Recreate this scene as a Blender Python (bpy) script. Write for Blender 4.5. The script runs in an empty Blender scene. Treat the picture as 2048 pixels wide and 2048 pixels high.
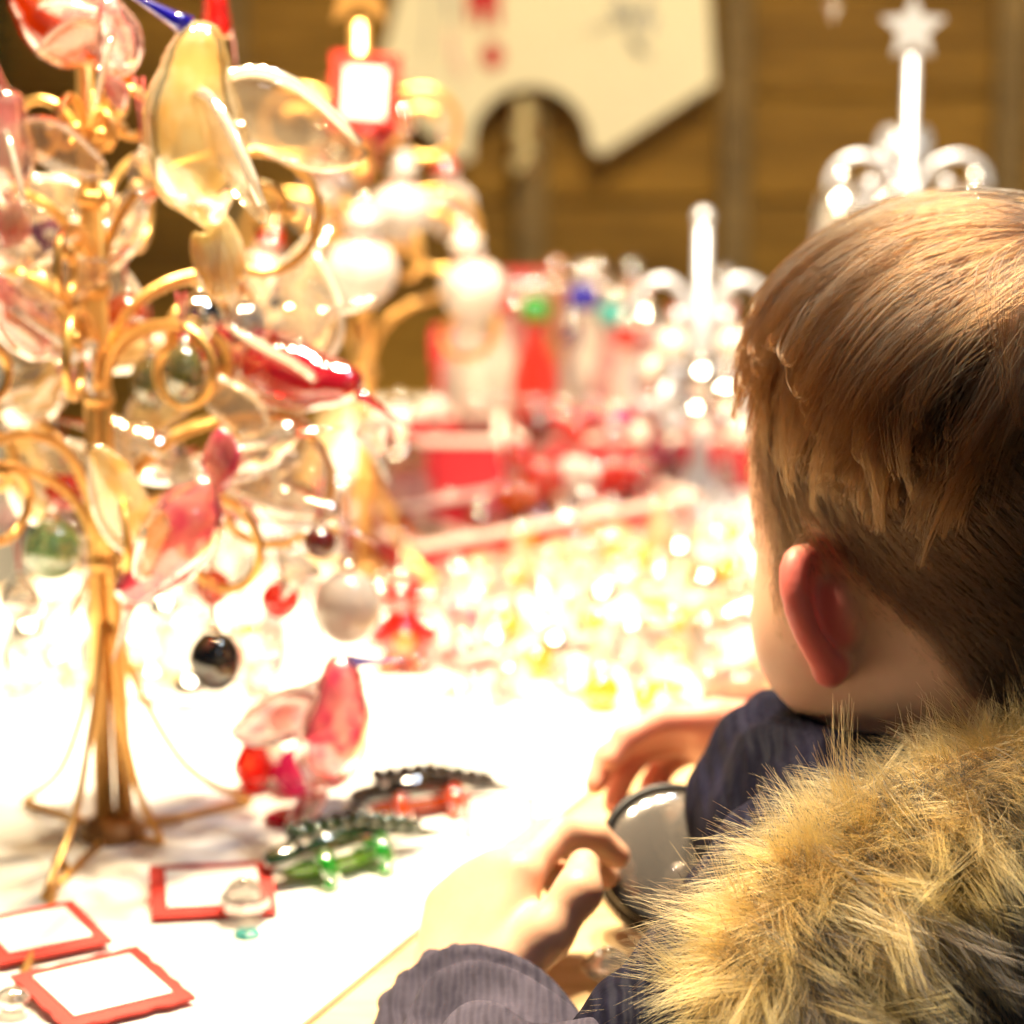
import bpy, math, random
import numpy as np
from mathutils import Vector, Matrix, Euler
random.seed(11); rng = np.random.default_rng(11)
R = math.radians
SC = bpy.context.scene
COL = SC.collection
# ------------------------------------------------------------------ camera, sky, sun, exposure
CAM = Vector((0, 0, 1.31)); PITCH = R(15); HT = 0.15          # 50 mm lens on a 15 mm square frame
cd = bpy.data.cameras.new('camera'); cam = bpy.data.objects.new('camera', cd); COL.objects.link(cam)
cam.location = CAM; cam.rotation_euler = (R(90) - PITCH, 0, 0)
cd.sensor_fit = 'HORIZONTAL'; cd.sensor_width = 15; cd.lens = 50; cd.clip_start = .02; cd.clip_end = 500
cd.dof.use_dof = True; cd.dof.focus_distance = 1.335; cd.dof.aperture_fstop = 2.4
SC.camera = cam
W = bpy.data.worlds.new('World'); SC.world = W; W.use_nodes = True
wn = W.node_tree.nodes; wl = W.node_tree.links
sky = wn.new('ShaderNodeTexSky'); sky.sky_type = 'NISHITA'; sky.sun_disc = False
sky.sun_elevation = R(12); sky.sun_rotation = R(150); sky.altitude = 100
wl.new(sky.outputs[0], wn['Background'].inputs[0]); wn['Background'].inputs[1].default_value = .015
sd = bpy.data.lights.new('sun', 'SUN'); sd.energy = .08; sd.angle = R(10); sd.color = (.86, .92, 1)
so = bpy.data.objects.new('sun', sd); COL.objects.link(so)
sdir = Vector((math.sin(R(150)) * math.cos(R(40)), math.cos(R(150)) * math.cos(R(40)), math.sin(R(40))))
so.rotation_euler = sdir.to_track_quat('Z', 'Y').to_euler(); so.location = (2, -4, 4)
vs = SC.view_settings; vs.view_transform = 'Standard'; vs.look = 'None'; vs.exposure = 0; vs.gamma = 1
SC.display_settings.display_device = 'sRGB'
cy = SC.cycles; SC.render.engine = 'CYCLES'
cy.use_denoising = True; cy.max_bounces = 6; cy.transparent_max_bounces = 10; cy.transmission_bounces = 6; cy.use_adaptive_sampling = True; cy.adaptive_threshold = .04
cy.glossy_bounces = 3; cy.diffuse_bounces = 3; cy.sample_clamp_indirect = 12; cy.caustics_reflective = True
cy.caustics_refractive = False; cy.blur_glossy = .3
TZ = .72                                                       # counter height
def ray(px, py):
    u = (px - 1024) / 1024 * HT; v = (1024 - py) / 1024 * HT
    c, s = math.cos(PITCH), math.sin(PITCH)
    return Vector((u, c + v * s, -s + v * c))
def at_z(px, py, z=TZ):
    d = ray(px, py); return CAM + d * ((z - CAM.z) / d.z)
def at_y(px, py, y):
    d = ray(px, py); return CAM + d * (y / d.y)
# ------------------------------------------------------------------ lamps hung under the stall roof (built further down)
# place, power, colour, cone, aim
WARM = (1, .80, .50)
LAMPS = [((-.36, 1.62, 1.86), 85, WARM, 88, (-.32, 1.60, 0)), ((-.12, 1.70, 1.86), 125, (1, .82, .54), 88, (-.14, 1.62, 0)), ((.10, 1.76, 1.86), 125, WARM, 88, (.04, 1.72, 0)),
         ((.16, 1.36, 1.95), 108, (1, .80, .46), 52, (.36, 2.72, 1.02)), ((.37, 1.50, 1.80), 15, (.76, .87, 1.0), 100, (.34, 1.50, 0)), ((.24, 1.95, 1.86), 14, (.78, .86, 1.0), 90, (.24, 2.02, 0))]  # narrow warm spot is an added, unseen light to brighten the back wall
# ------------------------------------------------------------------ mesh helpers
class MB:
    def __init__(s): s.v = []; s.f = []
    def add(s, vs_, fs, M=None):
        n = len(s.v)
        s.v += [tuple(M @ Vector(p)) if M is not None else tuple(p) for p in vs_]
        s.f += [tuple(i + n for i in f) for f in fs]; return s
    def lathe(s, prof, seg=20, M=None, rip=0, nr=0):
        V = []; F = []; n = len(prof)
        for r, z in prof:
            for k in range(seg):
                a = 2 * math.pi * k / seg; q = r * (1 + rip * math.cos(nr * a))
                V.append((q * math.cos(a), q * math.sin(a), z))
        for i in range(n - 1):
            for k in range(seg):
                a = i * seg + k; b = i * seg + (k + 1) % seg
                F.append((a, b, b + seg, a + seg))
        F.append(tuple(range(seg))[::-1]); F.append(tuple((n - 1) * seg + k for k in range(seg)))
        return s.add(V, F, M)
    def tube(s, path, rad, sides=8, M=None, flat=1.0):
        P = [Vector(p) for p in path]; n = len(P)
        if not hasattr(rad, '__len__'): rad = [rad] * n
        V = []; F = []; up = None
        for i, p in enumerate(P):
            t = (P[min(i + 1, n - 1)] - P[max(i - 1, 0)]).normalized()
            if up is None:
                up = Vector((0, 0, 1)) if abs(t.z) < .9 else Vector((1, 0, 0))
            a = t.cross(up).normalized(); up = a.cross(t).normalized()
            for k in range(sides):
                w = 2 * math.pi * k / sides
                V.append(p + a * math.cos(w) * rad[i] + up * math.sin(w) * rad[i] * flat)
        for i in range(n - 1):
            for k in range(sides):
                a = i * sides + k; b = i * sides + (k + 1) % sides
                F.append((a, b, b + sides, a + sides))
        F.append(tuple(range(sides))[::-1]); F.append(tuple((n - 1) * sides + k for k in range(sides)))
        return s.add(V, F, M)
    def box(s, c, d, M=None):
        x, y, z = c; a, b, e = d[0] / 2, d[1] / 2, d[2] / 2
        V = [(x + i * a, y + j * b, z + k * e) for i in (-1, 1) for j in (-1, 1) for k in (-1, 1)]
        return s.add(V, [(0, 1, 3, 2), (4, 6, 7, 5), (0, 4, 5, 1), (2, 3, 7, 6), (0, 2, 6, 4), (1, 5, 7, 3)], M)
    def bbox_(s, c, d, b, M=None):                             # box with chamfered edges
        x, y, z = c; hx, hy, hz = d[0] / 2, d[1] / 2, d[2] / 2
        prof = [(hx - b, hy - b, -hz), (hx, hy, -hz + b), (hx, hy, hz - b), (hx - b, hy - b, hz)]
        V = []; F = []
        for a, e, w in prof:
            o = min(b, a, e)
            V += [(x + i, y + j, z + w) for i, j in ((-a, -e + o), (-a + o, -e), (a - o, -e), (a, -e + o), (a, e - o), (a - o, e), (-a + o, e), (-a, e - o))]
        for i in range(3):
            for k in range(8):
                q = i * 8 + k; r = i * 8 + (k + 1) % 8; F.append((q, r, r + 8, q + 8))
        F.append(tuple(range(8))[::-1]); F.append(tuple(24 + k for k in range(8)))
        return s.add(V, F, M)
    def ell(s, c, r, seg=16, ring=10, M=None):
        V = [(c[0], c[1], c[2] - r[2])]; F = []
        for i in range(1, ring):
            a = math.pi * i / ring - math.pi / 2
            for k in range(seg):
                w = 2 * math.pi * k / seg
                V.append((c[0] + r[0] * math.cos(a) * math.cos(w), c[1] + r[1] * math.cos(a) * math.sin(w), c[2] + r[2] * math.sin(a)))
        V.append((c[0], c[1], c[2] + r[2])); L = len(V) - 1
        for k in range(seg):
            F.append((0, 1 + (k + 1) % seg, 1 + k)); F.append((L, L - seg + k, L - seg + (k + 1) % seg))
        for i in range(ring - 2):
            for k in range(seg):
                a = 1 + i * seg + k; b = 1 + i * seg + (k + 1) % seg; F.append((a, b, b + seg, a + seg))
        return s.add(V, F, M)
    def prism(s, poly, t, M=None):                             # poly in xy, extruded along z by t
        n = len(poly)
        V = [(p[0], p[1], 0) for p in poly] + [(p[0], p[1], t) for p in poly]
        F = [tuple(range(n))[::-1], tuple(range(n, 2 * n))] + [(i, (i + 1) % n, (i + 1) % n + n, i + n) for i in range(n)]
        return s.add(V, F, M)
    def build(s, name, m, parent=None, smooth=True, kind=None):
        me = bpy.data.meshes.new(name); me.from_pydata(s.v, [], s.f)
        if smooth: me.shade_smooth()
        me.materials.append(m)
        return link(name, me, parent, kind)
def link(name, me, parent=None, kind=None):
    o = bpy.data.objects.new(name, me); COL.objects.link(o)
    if parent is not None: o.parent = parent
    if kind: o['kind'] = kind
    return o
def tag(o, label, cat, group=None):
    o['label'] = label; o['category'] = cat
    if group: o['group'] = group
    return o
def thing(name, label, cat, loc=(0, 0, 0), rot=None, group=None, scale=1):
    o = bpy.data.objects.new(name, None); COL.objects.link(o); o.empty_display_size = .02
    o.location = loc; o.scale = (scale,) * 3
    if rot is not None:
        o.rotation_mode = 'QUATERNION'; o.rotation_quaternion = rot.to_quaternion()
    return tag(o, label, cat, group)
def dup(o, parent=None):
    c = o.copy(); COL.objects.link(c)
    if parent is not None: c.parent = parent
    for ch in list(o.children): dup(ch, c)
    return c
def place(o, loc, rot=None, scale=None, label=None, group=None):
    o.location = loc
    if rot is not None:
        o.rotation_mode = 'QUATERNION'; o.rotation_quaternion = rot.to_quaternion()
    if scale: o.scale = (scale,) * 3
    if label: o['label'] = label
    if group: o['group'] = group
    return o
def orient(fwd, up):                                           # local +Y -> fwd, local +Z ~ up
    y = Vector(fwd).normalized(); x = y.cross(Vector(up)).normalized(); z = x.cross(y)
    return Matrix((x, y, z)).transposed()
def rz(a): return Matrix.Rotation(R(a), 3, 'Z')
def crv(pts, n=24):                                            # smooth path through points (Catmull-Rom)
    P = [Vector(p) for p in pts]; P = [P[0] * 2 - P[1]] + P + [P[-1] * 2 - P[-2]]
    out = []; m = len(P) - 3
    for i in range(n + 1):
        t = i / n * m; k = min(int(t), m - 1); t -= k
        a, b, c, d = P[k:k + 4]
        out.append(.5 * ((2 * b) + (c - a) * t + (2 * a - 5 * b + 4 * c - d) * t * t + (3 * b - a - 3 * c + d) * t ** 3))
    return out
# ------------------------------------------------------------------ materials
def newmat(name):
    m = bpy.data.materials.new(name); m.use_nodes = True; m.node_tree.nodes.clear()
    o = m.node_tree.nodes.new('ShaderNodeOutputMaterial'); return m, m.node_tree.nodes, m.node_tree.links, o
def pm(name, col, rough=.5, metal=0, noise=0, nscale=40, bump=0, stretch=None, col2=None, sss=0, coat=0, spec=.5, sheen=0, detail=4):
    m, N, L, o = newmat(name); b = N.new('ShaderNodeBsdfPrincipled'); L.new(b.outputs[0], o.inputs[0])
    b.inputs['Base Color'].default_value = (*col, 1); b.inputs['Roughness'].default_value = rough
    b.inputs['Metallic'].default_value = metal; b.inputs['Coat Weight'].default_value = coat
    b.inputs['Specular IOR Level'].default_value = spec
    if sheen: b.inputs['Sheen Weight'].default_value = sheen
    if sss:
        b.inputs['Subsurface Weight'].default_value = sss; b.inputs['Subsurface Radius'].default_value = (1, .32, .18)
        b.inputs['Subsurface Scale'].default_value = .008
    if noise or bump or col2:
        tc = N.new('ShaderNodeTexCoord'); mp = N.new('ShaderNodeMapping'); L.new(tc.outputs['Object'], mp.inputs[0])
        if stretch: mp.inputs['Scale'].default_value = stretch
        nz = N.new('ShaderNodeTexNoise'); nz.inputs['Scale'].default_value = nscale; nz.inputs['Detail'].default_value = detail
        L.new(mp.outputs[0], nz.inputs[0])
        cr = N.new('ShaderNodeValToRGB'); L.new(nz.outputs[0], cr.inputs[0])
        c2 = col2 or tuple(max(0, c * (1 - noise)) for c in col)
        cr.color_ramp.elements[0].position = .32; cr.color_ramp.elements[1].position = .68
        cr.color_ramp.elements[0].color = (*c2, 1); cr.color_ramp.elements[1].color = (*col, 1)
        L.new(cr.outputs[0], b.inputs['Base Color'])
        if bump:
            bp = N.new('ShaderNodeBump'); bp.inputs['Strength'].default_value = bump; bp.inputs['Distance'].default_value = .002
            L.new(nz.outputs[0], bp.inputs['Height']); L.new(bp.outputs[0], b.inputs['Normal'])
    return m
def glass(name, col, silver=.18, rough=.05, body=.35, gl=None, swirl=None):
    """blown glass: tinted clear wall, some body colour, a glossy partly silvered skin"""
    m, N, L, o = newmat(name)
    tr = N.new('ShaderNodeBsdfTransparent'); tr.inputs[0].default_value = (*col, 1)
    tl = N.new('ShaderNodeBsdfTranslucent'); tl.inputs[0].default_value = (*col, 1)
    df = N.new('ShaderNodeBsdfDiffuse'); df.inputs[0].default_value = (*col, 1)
    gs = N.new('ShaderNodeBsdfGlossy'); gs.inputs['Roughness'].default_value = rough
    gs.inputs[0].default_value = (*(gl or (.95, .93, .92)), 1)
    if swirl:
        tc = N.new('ShaderNodeTexCoord'); nz = N.new('ShaderNodeTexNoise'); nz.inputs['Scale'].default_value = 70
        L.new(tc.outputs['Object'], nz.inputs[0]); cr = N.new('ShaderNodeValToRGB'); L.new(nz.outputs[0], cr.inputs[0])
        cr.color_ramp.elements[0].position = .4; cr.color_ramp.elements[1].position = .6
        cr.color_ramp.elements[0].color = (*col, 1); cr.color_ramp.elements[1].color = (*swirl, 1)
        for x in (tr, tl, df): L.new(cr.outputs[0], x.inputs[0])
    m1 = N.new('ShaderNodeMixShader'); m1.inputs[0].default_value = .5; L.new(tl.outputs[0], m1.inputs[1]); L.new(df.outputs[0], m1.inputs[2])
    m2 = N.new('ShaderNodeMixShader'); m2.inputs[0].default_value = body; L.new(tr.outputs[0], m2.inputs[1]); L.new(m1.outputs[0], m2.inputs[2])
    lw = N.new('ShaderNodeLayerWeight'); lw.inputs[0].default_value = .28
    ad = N.new('ShaderNodeMath'); ad.operation = 'MULTIPLY_ADD'; ad.use_clamp = True
    L.new(lw.outputs['Fresnel'], ad.inputs[0]); ad.inputs[1].default_value = .5; ad.inputs[2].default_value = silver
    m3 = N.new('ShaderNodeMixShader'); L.new(ad.outputs[0], m3.inputs[0]); L.new(m2.outputs[0], m3.inputs[1]); L.new(gs.outputs[0], m3.inputs[2])
    L.new(m3.outputs[0], o.inputs[0]); return m
def emit(name, col, st):
    m, N, L, o = newmat(name); e = N.new('ShaderNodeEmission'); e.inputs[0].default_value = (*col, 1); e.inputs[1].default_value = st
    L.new(e.outputs[0], o.inputs[0]); m.cycles.emission_sampling = 'NONE'; return m
def woodmat(name, c1, c2, scale=7, rough=.62):
    m, N, L, o = newmat(name); b = N.new('ShaderNodeBsdfPrincipled'); L.new(b.outputs[0], o.inputs[0]); b.inputs['Roughness'].default_value = rough
    b.inputs['Specular IOR Level'].default_value = .25
    tc = N.new('ShaderNodeTexCoord'); oi = N.new('ShaderNodeObjectInfo')
    mp = N.new('ShaderNodeMapping'); mp.inputs['Scale'].default_value = (1.2, 8, 14); L.new(tc.outputs['Object'], mp.inputs[0])
    sh = N.new('ShaderNodeVectorMath'); sh.operation = 'ADD'; L.new(mp.outputs[0], sh.inputs[0])
    cb = N.new('ShaderNodeCombineXYZ'); ml = N.new('ShaderNodeMath'); ml.operation = 'MULTIPLY'; ml.inputs[1].default_value = 37
    L.new(oi.outputs['Random'], ml.inputs[0]); L.new(ml.outputs[0], cb.inputs[0]); L.new(ml.outputs[0], cb.inputs[2]); L.new(cb.outputs[0], sh.inputs[1])
    nz = N.new('ShaderNodeTexNoise'); nz.inputs['Scale'].default_value = scale; nz.inputs['Detail'].default_value = 6; nz.inputs['Distortion'].default_value = 1.2
    L.new(sh.outputs[0], nz.inputs[0])
    n2 = N.new('ShaderNodeTexNoise'); n2.inputs['Scale'].default_value = 1.1; n2.inputs['Detail'].default_value = 3; L.new(sh.outputs[0], n2.inputs[0])
    mx = N.new('ShaderNodeMath'); mx.operation = 'MULTIPLY_ADD'; L.new(nz.outputs[0], mx.inputs[0]); mx.inputs[1].default_value = .5
    m5 = N.new('ShaderNodeMath'); m5.operation = 'MULTIPLY_ADD'; L.new(n2.outputs[0], m5.inputs[0]); m5.inputs[1].default_value = .5
    m6 = N.new('ShaderNodeMath'); m6.operation = 'MULTIPLY_ADD'; L.new(oi.outputs['Random'], m6.inputs[0]); m6.inputs[1].default_value = .18; m6.inputs[2].default_value = -.09
    L.new(m6.outputs[0], m5.inputs[2]); L.new(m5.outputs[0], mx.inputs[2])
    cr = N.new('ShaderNodeValToRGB'); L.new(mx.outputs[0], cr.inputs[0])
    cr.color_ramp.elements[0].position = .34; cr.color_ramp.elements[1].position = .62
    cr.color_ramp.elements[0].color = (*c1, 1); cr.color_ramp.elements[1].color = (*c2, 1)
    L.new(cr.outputs[0], b.inputs['Base Color'])
    bp = N.new('ShaderNodeBump'); bp.inputs['Strength'].default_value = .25; bp.inputs['Distance'].default_value = .002
    L.new(nz.outputs[0], bp.inputs['Height']); L.new(bp.outputs[0], b.inputs['Normal']); return m
M = {}
M['wall'] = woodmat('wall_wood', (.13, .068, .011), (.34, .185, .028))
M['batten'] = woodmat('batten_wood', (.10, .066, .028), (.24, .16, .065))
M['counter'] = woodmat('counter_wood', (.42, .26, .12), (.66, .47, .25), 9)
M['cloth'] = pm('white_cloth', (.82, .80, .76), .85, noise=.06, nscale=180, bump=.2)
M['sign'] = pm('cream_paint', (.80, .75, .55), .5, noise=.04, nscale=12)
M['red'] = pm('red_paint', (.50, .02, .03), .45)
M['greyink'] = pm('grey_ink', (.42, .42, .40), .7); M['palepink'] = pm('pale_pink_ink', (.78, .52, .46), .7)
M['edge'] = pm('dark_board_edge', (.10, .06, .03), .7)
M['gold'] = pm('gold_wire', (.86, .50, .16), .30, metal=.8, noise=.18, nscale=60)
M['golddark'] = pm('bronze_base', (.30, .15, .05), .45, metal=.6)
M['silver'] = pm('silver_wire', (.52, .54, .62), .42, metal=.6)
M['cap'] = pm('metal_cap', (.85, .80, .70), .18, metal=1)
M['redrib'] = pm('red_ribbon', (.42, .012, .014), .4, sheen=.3)
M['redbox'] = pm('red_card_box', (.46, .018, .03), .55, noise=.12, nscale=25)
M['rim'] = pm('pale_box_rim', (.78, .60, .54), .5)
M['card'] = pm('white_card', (.85, .84, .80), .6); M['cardred'] = pm('red_card', (.52, .022, .014), .6)
M['darkmetal'] = pm('dark_metal', (.03, .03, .032), .35, metal=.6)
M['bulb'] = emit('bulb_glow', (1, .85, .6), 6); M['bulbcool'] = emit('bulb_glow_cool', (.85, .93, 1), 6)
M['ground'] = pm('grey_setts', (.11, .10, .09), .7, noise=.5, nscale=9, bump=.5)
M['canvas'] = pm('pale_canvas', (.52, .49, .42), .8, noise=.12, nscale=6)
M['fir'] = pm('fir_green', (.03, .09, .02), .6)
M['white'] = pm('white_glaze', (.48, .43, .40), .16, noise=.05, nscale=30, coat=.6)
M['clear'] = glass('clear_glass', (.97, .95, .92), .10, .05, .06)
M['wing'] = glass('wing_glass', (.95, .87, .74), .10, .05, .16); M['wedge'] = glass('wing_edge_glass', (.97, .93, .86), .12, .08, .6)
M['crystal'] = glass('crystal_glass', (.98, .95, .90), .42, .045, .22)
M['frost'] = glass('frosted_glass', (.95, .86, .78), .22, .08, .6)
M['amber'] = glass('amber_glass', (.72, .16, .02), .12, .06, .45); M['yellow'] = glass('yellow_glass', (.95, .62, .06), .12, .06, .5)
M['paleyel'] = glass('pale_yellow_glass', (.97, .90, .66), .16, .06, .42, swirl=(.95, .72, .36))
M['pink'] = glass('rose_glass', (.94, .48, .44), .14, .06, .5, swirl=(.80, .16, .28)); M['palepinkg'] = glass('pale_pink_glass', (.96, .80, .75), .2, .06, .36, swirl=(.90, .42, .46))
M['ruby'] = glass('ruby_glass', (.62, .015, .05), .14, .06, .5); M['redg'] = glass('red_glass', (.75, .035, .02), .12, .07, .55)
M['magenta'] = glass('magenta_glass', (.72, .02, .22), .10, .08, .7); M['deeporange'] = glass('deep_orange_glass', (.85, .12, .0), .08, .05, .75); M['orange'] = glass('orange_glass', (.90, .24, .02), .14, .06, .5)
M['purple'] = glass('plum_glass', (.16, .015, .10), .12, .08, .6); M['blue'] = glass('cobalt_glass', (.03, .02, .45), .10, .08, .8)
M['green'] = glass('green_glass', (.03, .50, .04), .10, .05, .6); M['lime'] = glass('lime_glass', (.35, .75, .06), .08, .05, .6)
M['dkgreen'] = glass('dark_green_glass', (.02, .07, .025), .12, .12, .9); M['olive'] = glass('smoky_green_glass', (.34, .36, .16), .25, .07, .4)
M['palegreen'] = glass('pale_green_glass', (.62, .78, .52), .2, .07, .35, swirl=(.25, .5, .25)); M['cyan'] = glass('turquoise_glass', (.10, .62, .60), .12, .08, .6)
M['mirror'] = pm('silvered_glass', (.80, .79, .78), .07, metal=1); M['black'] = glass('smoked_glass', (.02, .016, .014), .10, .06, .8)
M['dkred'] = glass('dark_red_glass', (.16, .012, .012), .10, .08, .8); M['copper'] = glass('copper_glass', (.75, .35, .15), .3, .08, .5)
M['greyg'] = glass('grey_glass', (.45, .44, .48), .35, .07, .3)
# ------------------------------------------------------------------ setting: ground, stall, counter, lamps
g = MB(); g.add([(-60, -60, 0), (60, -60, 0), (60, 60, 0), (-60, 60, 0)], [(0, 1, 2, 3)])
g.build('ground', M['ground'], None, False, 'structure')
WY = 2.74                                                      # face of the back wall
stall = thing('market_stall', 'wooden market stall with brown board wall, upright battens and plank roof', 'stall', (0, WY, 0))
pk = MB(); pk.bbox_((0, .011, 0), (2.5, .022, .0835), .004); plank = None
ptop = 1.006                                                   # a joint shows at about this height
for k in range(-12, 14):
    z = ptop + .0425 + k * .085
    o = pk.build('plank', M['wall'], stall, False) if plank is None else plank.copy()
    if plank is None: plank = o
    else: COL.objects.link(o)
    o.location = (.83 + random.uniform(-.004, .004), random.uniform(0, .002), z)
for px in (1062, 1468, 2012, 2420, 470):
    x = at_y(px, 300, WY).x
    b = MB(); b.bbox_((0, -.012, 0), (.026, .022, 2.2), .004); o = b.build('batten', M['batten'], stall, False); o.location = (x, 0, 1.12)
for x in (-.44, 2.05):
    b = MB(); b.bbox_((0, .02, 0), (.09, .09, 2.3), .006); o = b.build('post', M['batten'], stall, False); o.location = (x, .04, 1.15)
for k in range(12):
    b = MB(); b.bbox_((0, 0, 0), (3.0, .125, .02), .003); o = b.build('roof_board', M['wall'], stall, False); o.location = (.6, -1.34 + k * .128, 2.12 + k * .012)
b = MB(); b.bbox_((0, 0, 0), (2.9, .06, .08), .005); o = b.build('beam', M['batten'], stall, False); o.location = (.6, -1.1, 2.075)
b = MB(); b.bbox_((0, 0, 0), (2.9, .06, .08), .005); o = b.build('beam', M['batten'], stall, False); o.location = (.6, -.85, 2.10)
# pale sack behind the counter, at the stall's left end
sk = thing('canvas_sack', 'pale grey canvas sack standing behind the counter at the end of the wall', 'sack', (-.53, 2.62, 0))
b = MB(); b.lathe([(.12, 0), (.16, .03), (.175, .3), (.165, .6), (.16, .80), (.13, .90), (.07, .945), (.03, .955)], 28, None, .03, 7); b.build('bag', M['canvas'], sk)
b = MB(); b.lathe([(.028, .95), (.036, .96), (.05, .985), (.02, .98)], 20, None, .15, 6); b.build('tied_neck', M['canvas'], sk)
# counter: diagonal right edge, wooden border, white cloth
e = Vector((.4, .92, 0)).normalized()
def edge_pt(x0, y0, y): return (x0 + (y - y0) * e.x / e.y, y)
top = [(-1.1, 1.0), edge_pt(.05, 1.355, 1.0), edge_pt(.05, 1.355, 2.0), (.85, 2.0), (.85, 2.56), (-.14, 2.56), (-.15, 2.24), (-.40, 1.93), (-1.1, 1.60)]
table = thing('display_counter', 'pale wooden display counter with a slanting edge where the boy stands', 'counter', (0, 0, 0))
t = MB(); t.prism(top, .035); o = t.build('tabletop', M['counter'], table, False); o.location = (0, 0, TZ - .039)
for x, y in ((-1.0, 1.1), (-.25, 1.08), (.28, 2.1), (.76, 2.1), (-1.0, 1.56), (.76, 2.5), (-.1, 2.5)):
    l = MB(); l.bbox_((0, 0, 0), (.05, .05, TZ - .04), .004); o = l.build('leg', M['counter'], table, False); o.location = (x, y, (TZ - .039) / 2)
a_ = edge_pt(-.0907, 1.355, 1.04)
cl_poly = [(-1.07, 1.04), a_, edge_pt(-.0907, 1.355, 2.06), (.82, 2.06), (.82, 2.53), (-.12, 2.53), (-.13, 2.24), (-.385, 1.915), (-1.07, 1.585)]
c = MB(); c.prism(cl_poly, .003); cloth = c.build('tablecloth', M['cloth'], None, False); cloth.location = (0, 0, TZ - .003)
tag(cloth, 'brightly lit white cloth spread over the display counter', 'tablecloth')
# white painted cut-out board on the wall
SY = WY - .045
def sp(px, py): p = at_y(px, py, SY); return (p.x, p.z)
arch = []
for k in range(0, 25):
    a = math.pi * k / 24
    arch.append((1062 - 118 * -math.cos(math.pi - a) * -1, 292 - 118 * math.sin(a)))
arch = [(1062 - 118 * math.cos(math.pi * k / 24), 292 - 120 * math.sin(math.pi * k / 24)) for k in range(25)]
outl = [(830, -330), (812, -120), (795, 0), (766, 108), (748, 168), (925, 322), (944, 318)] + arch + [(1186, 300), (1206, 308), (1428, 166), (1418, 0), (1400, -140), (1370, -330)]
sg = thing('wall_sign', 'cream painted cut-out board with arched notch and red and grey drawing', 'sign', (0, SY, 0))
pts = [sp(*p) for p in outl][::-1]
sgm = MB(); sgm.prism([(x, -z) for x, z in pts][::-1], .012, Matrix.Rotation(R(90), 4, 'X') @ Matrix.Scale(-1, 4, (0, 1, 0)) @ Matrix.Scale(-1, 4, (0, 0, 1)))
# build the board directly in xz
V = [(x, 0, z) for x, z in pts] + [(x, .012, z) for x, z in pts]; n = len(pts)
sgm = MB(); sgm.add(V, [tuple(range(n)), tuple(range(n, 2 * n))[::-1]] + [(i, i + n, (i + 1) % n + n, (i + 1) % n) for i in range(n)])
sgm.build('board', M['sign'], sg, False)
def flat(name, poly, m, yy=-.003, t=.002):
    P = [sp(*p) for p in poly]; n = len(P); b = MB()
    b.add([(x, yy, z) for x, z in P] + [(x, yy + t, z) for x, z in P], [tuple(range(n)), tuple(range(n, 2 * n))[::-1]] + [(i, i + n, (i + 1) % n + n, (i + 1) % n) for i in range(n)])
    return b.build(name, m, sg, False)
flat('red_dot', [(985 + 22 * math.cos(k * .524), 111 + 27 * math.sin(k * .524)) for k in range(12)], M['red'])
flat('drawn_castle', [(932, -60), (1000, -60), (1000, 50), (988, 54), (984, 18), (976, 18), (972, 52), (962, 52), (958, 18), (950, 18), (946, 50), (936, 46)], M['red'])
def stroke(name, pts_, w, m):
    P = crv([(x, y, 0) for x, y in pts_], 16); L_ = []; R_ = []
    for i, p in enumerate(P):
        t_ = (P[min(i + 1, 16)] - P[max(i - 1, 0)]).normalized(); q = Vector((-t_.y, t_.x, 0)) * w
        L_.append(((p + q).x, (p + q).y)); R_.append(((p - q).x, (p - q).y))
    flat(name, L_ + R_[::-1], m)
stroke('drawn_line', [(900, 60), (905, 105), (915, 130), (930, 150)], 7, M['palepink'])
stroke('drawn_line', [(862, -60), (858, 40), (850, 110)], 3, M['greyink'])
stroke('drawn_line', [(892, -30), (900, 10), (905, 40)], 7, M['greyink'])
stroke('drawn_line', [(1180, 60), (1230, 45), (1280, 20), (1320, -30)], 3, M['greyink'])
for px, py, a in ((1235, 30, 60), (1262, 40, 75), (1290, 25, 115), (1302, 50, 110), (1268, 85, 60), (1282, 98, 40), (1245, 5, 60)):
    ca, sa = math.cos(R(a)), math.sin(R(a))
    flat('drawn_leaf', [(px + ca * 24 * math.cos(k * .7) - sa * 8 * math.sin(k * .7), py + sa * 24 * math.cos(k * .7) + ca * 8 * math.sin(k * .7)) for k in range(9)], M['greyink'])
# pale twisted hook on the batten under the arch
p = at_y(1046, 270, WY - .03); hk = thing('brass_hook', 'knobbly pale brass hook fixed to the batten under the arched notch', 'hook', p)
h = MB(); h.box((0, .006, 0), (.016, .006, .06)); h.build('back_plate', M['gold'], hk, False)
h = MB()
for k in range(6): h.ell((.003 * math.sin(k * 2.1), -.004, .024 - k * .0095), (.0085, .008, .0072), 10, 6)
h.build('twist', pm('pale_brass', (.62, .52, .28), .4, metal=.4), hk)
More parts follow.
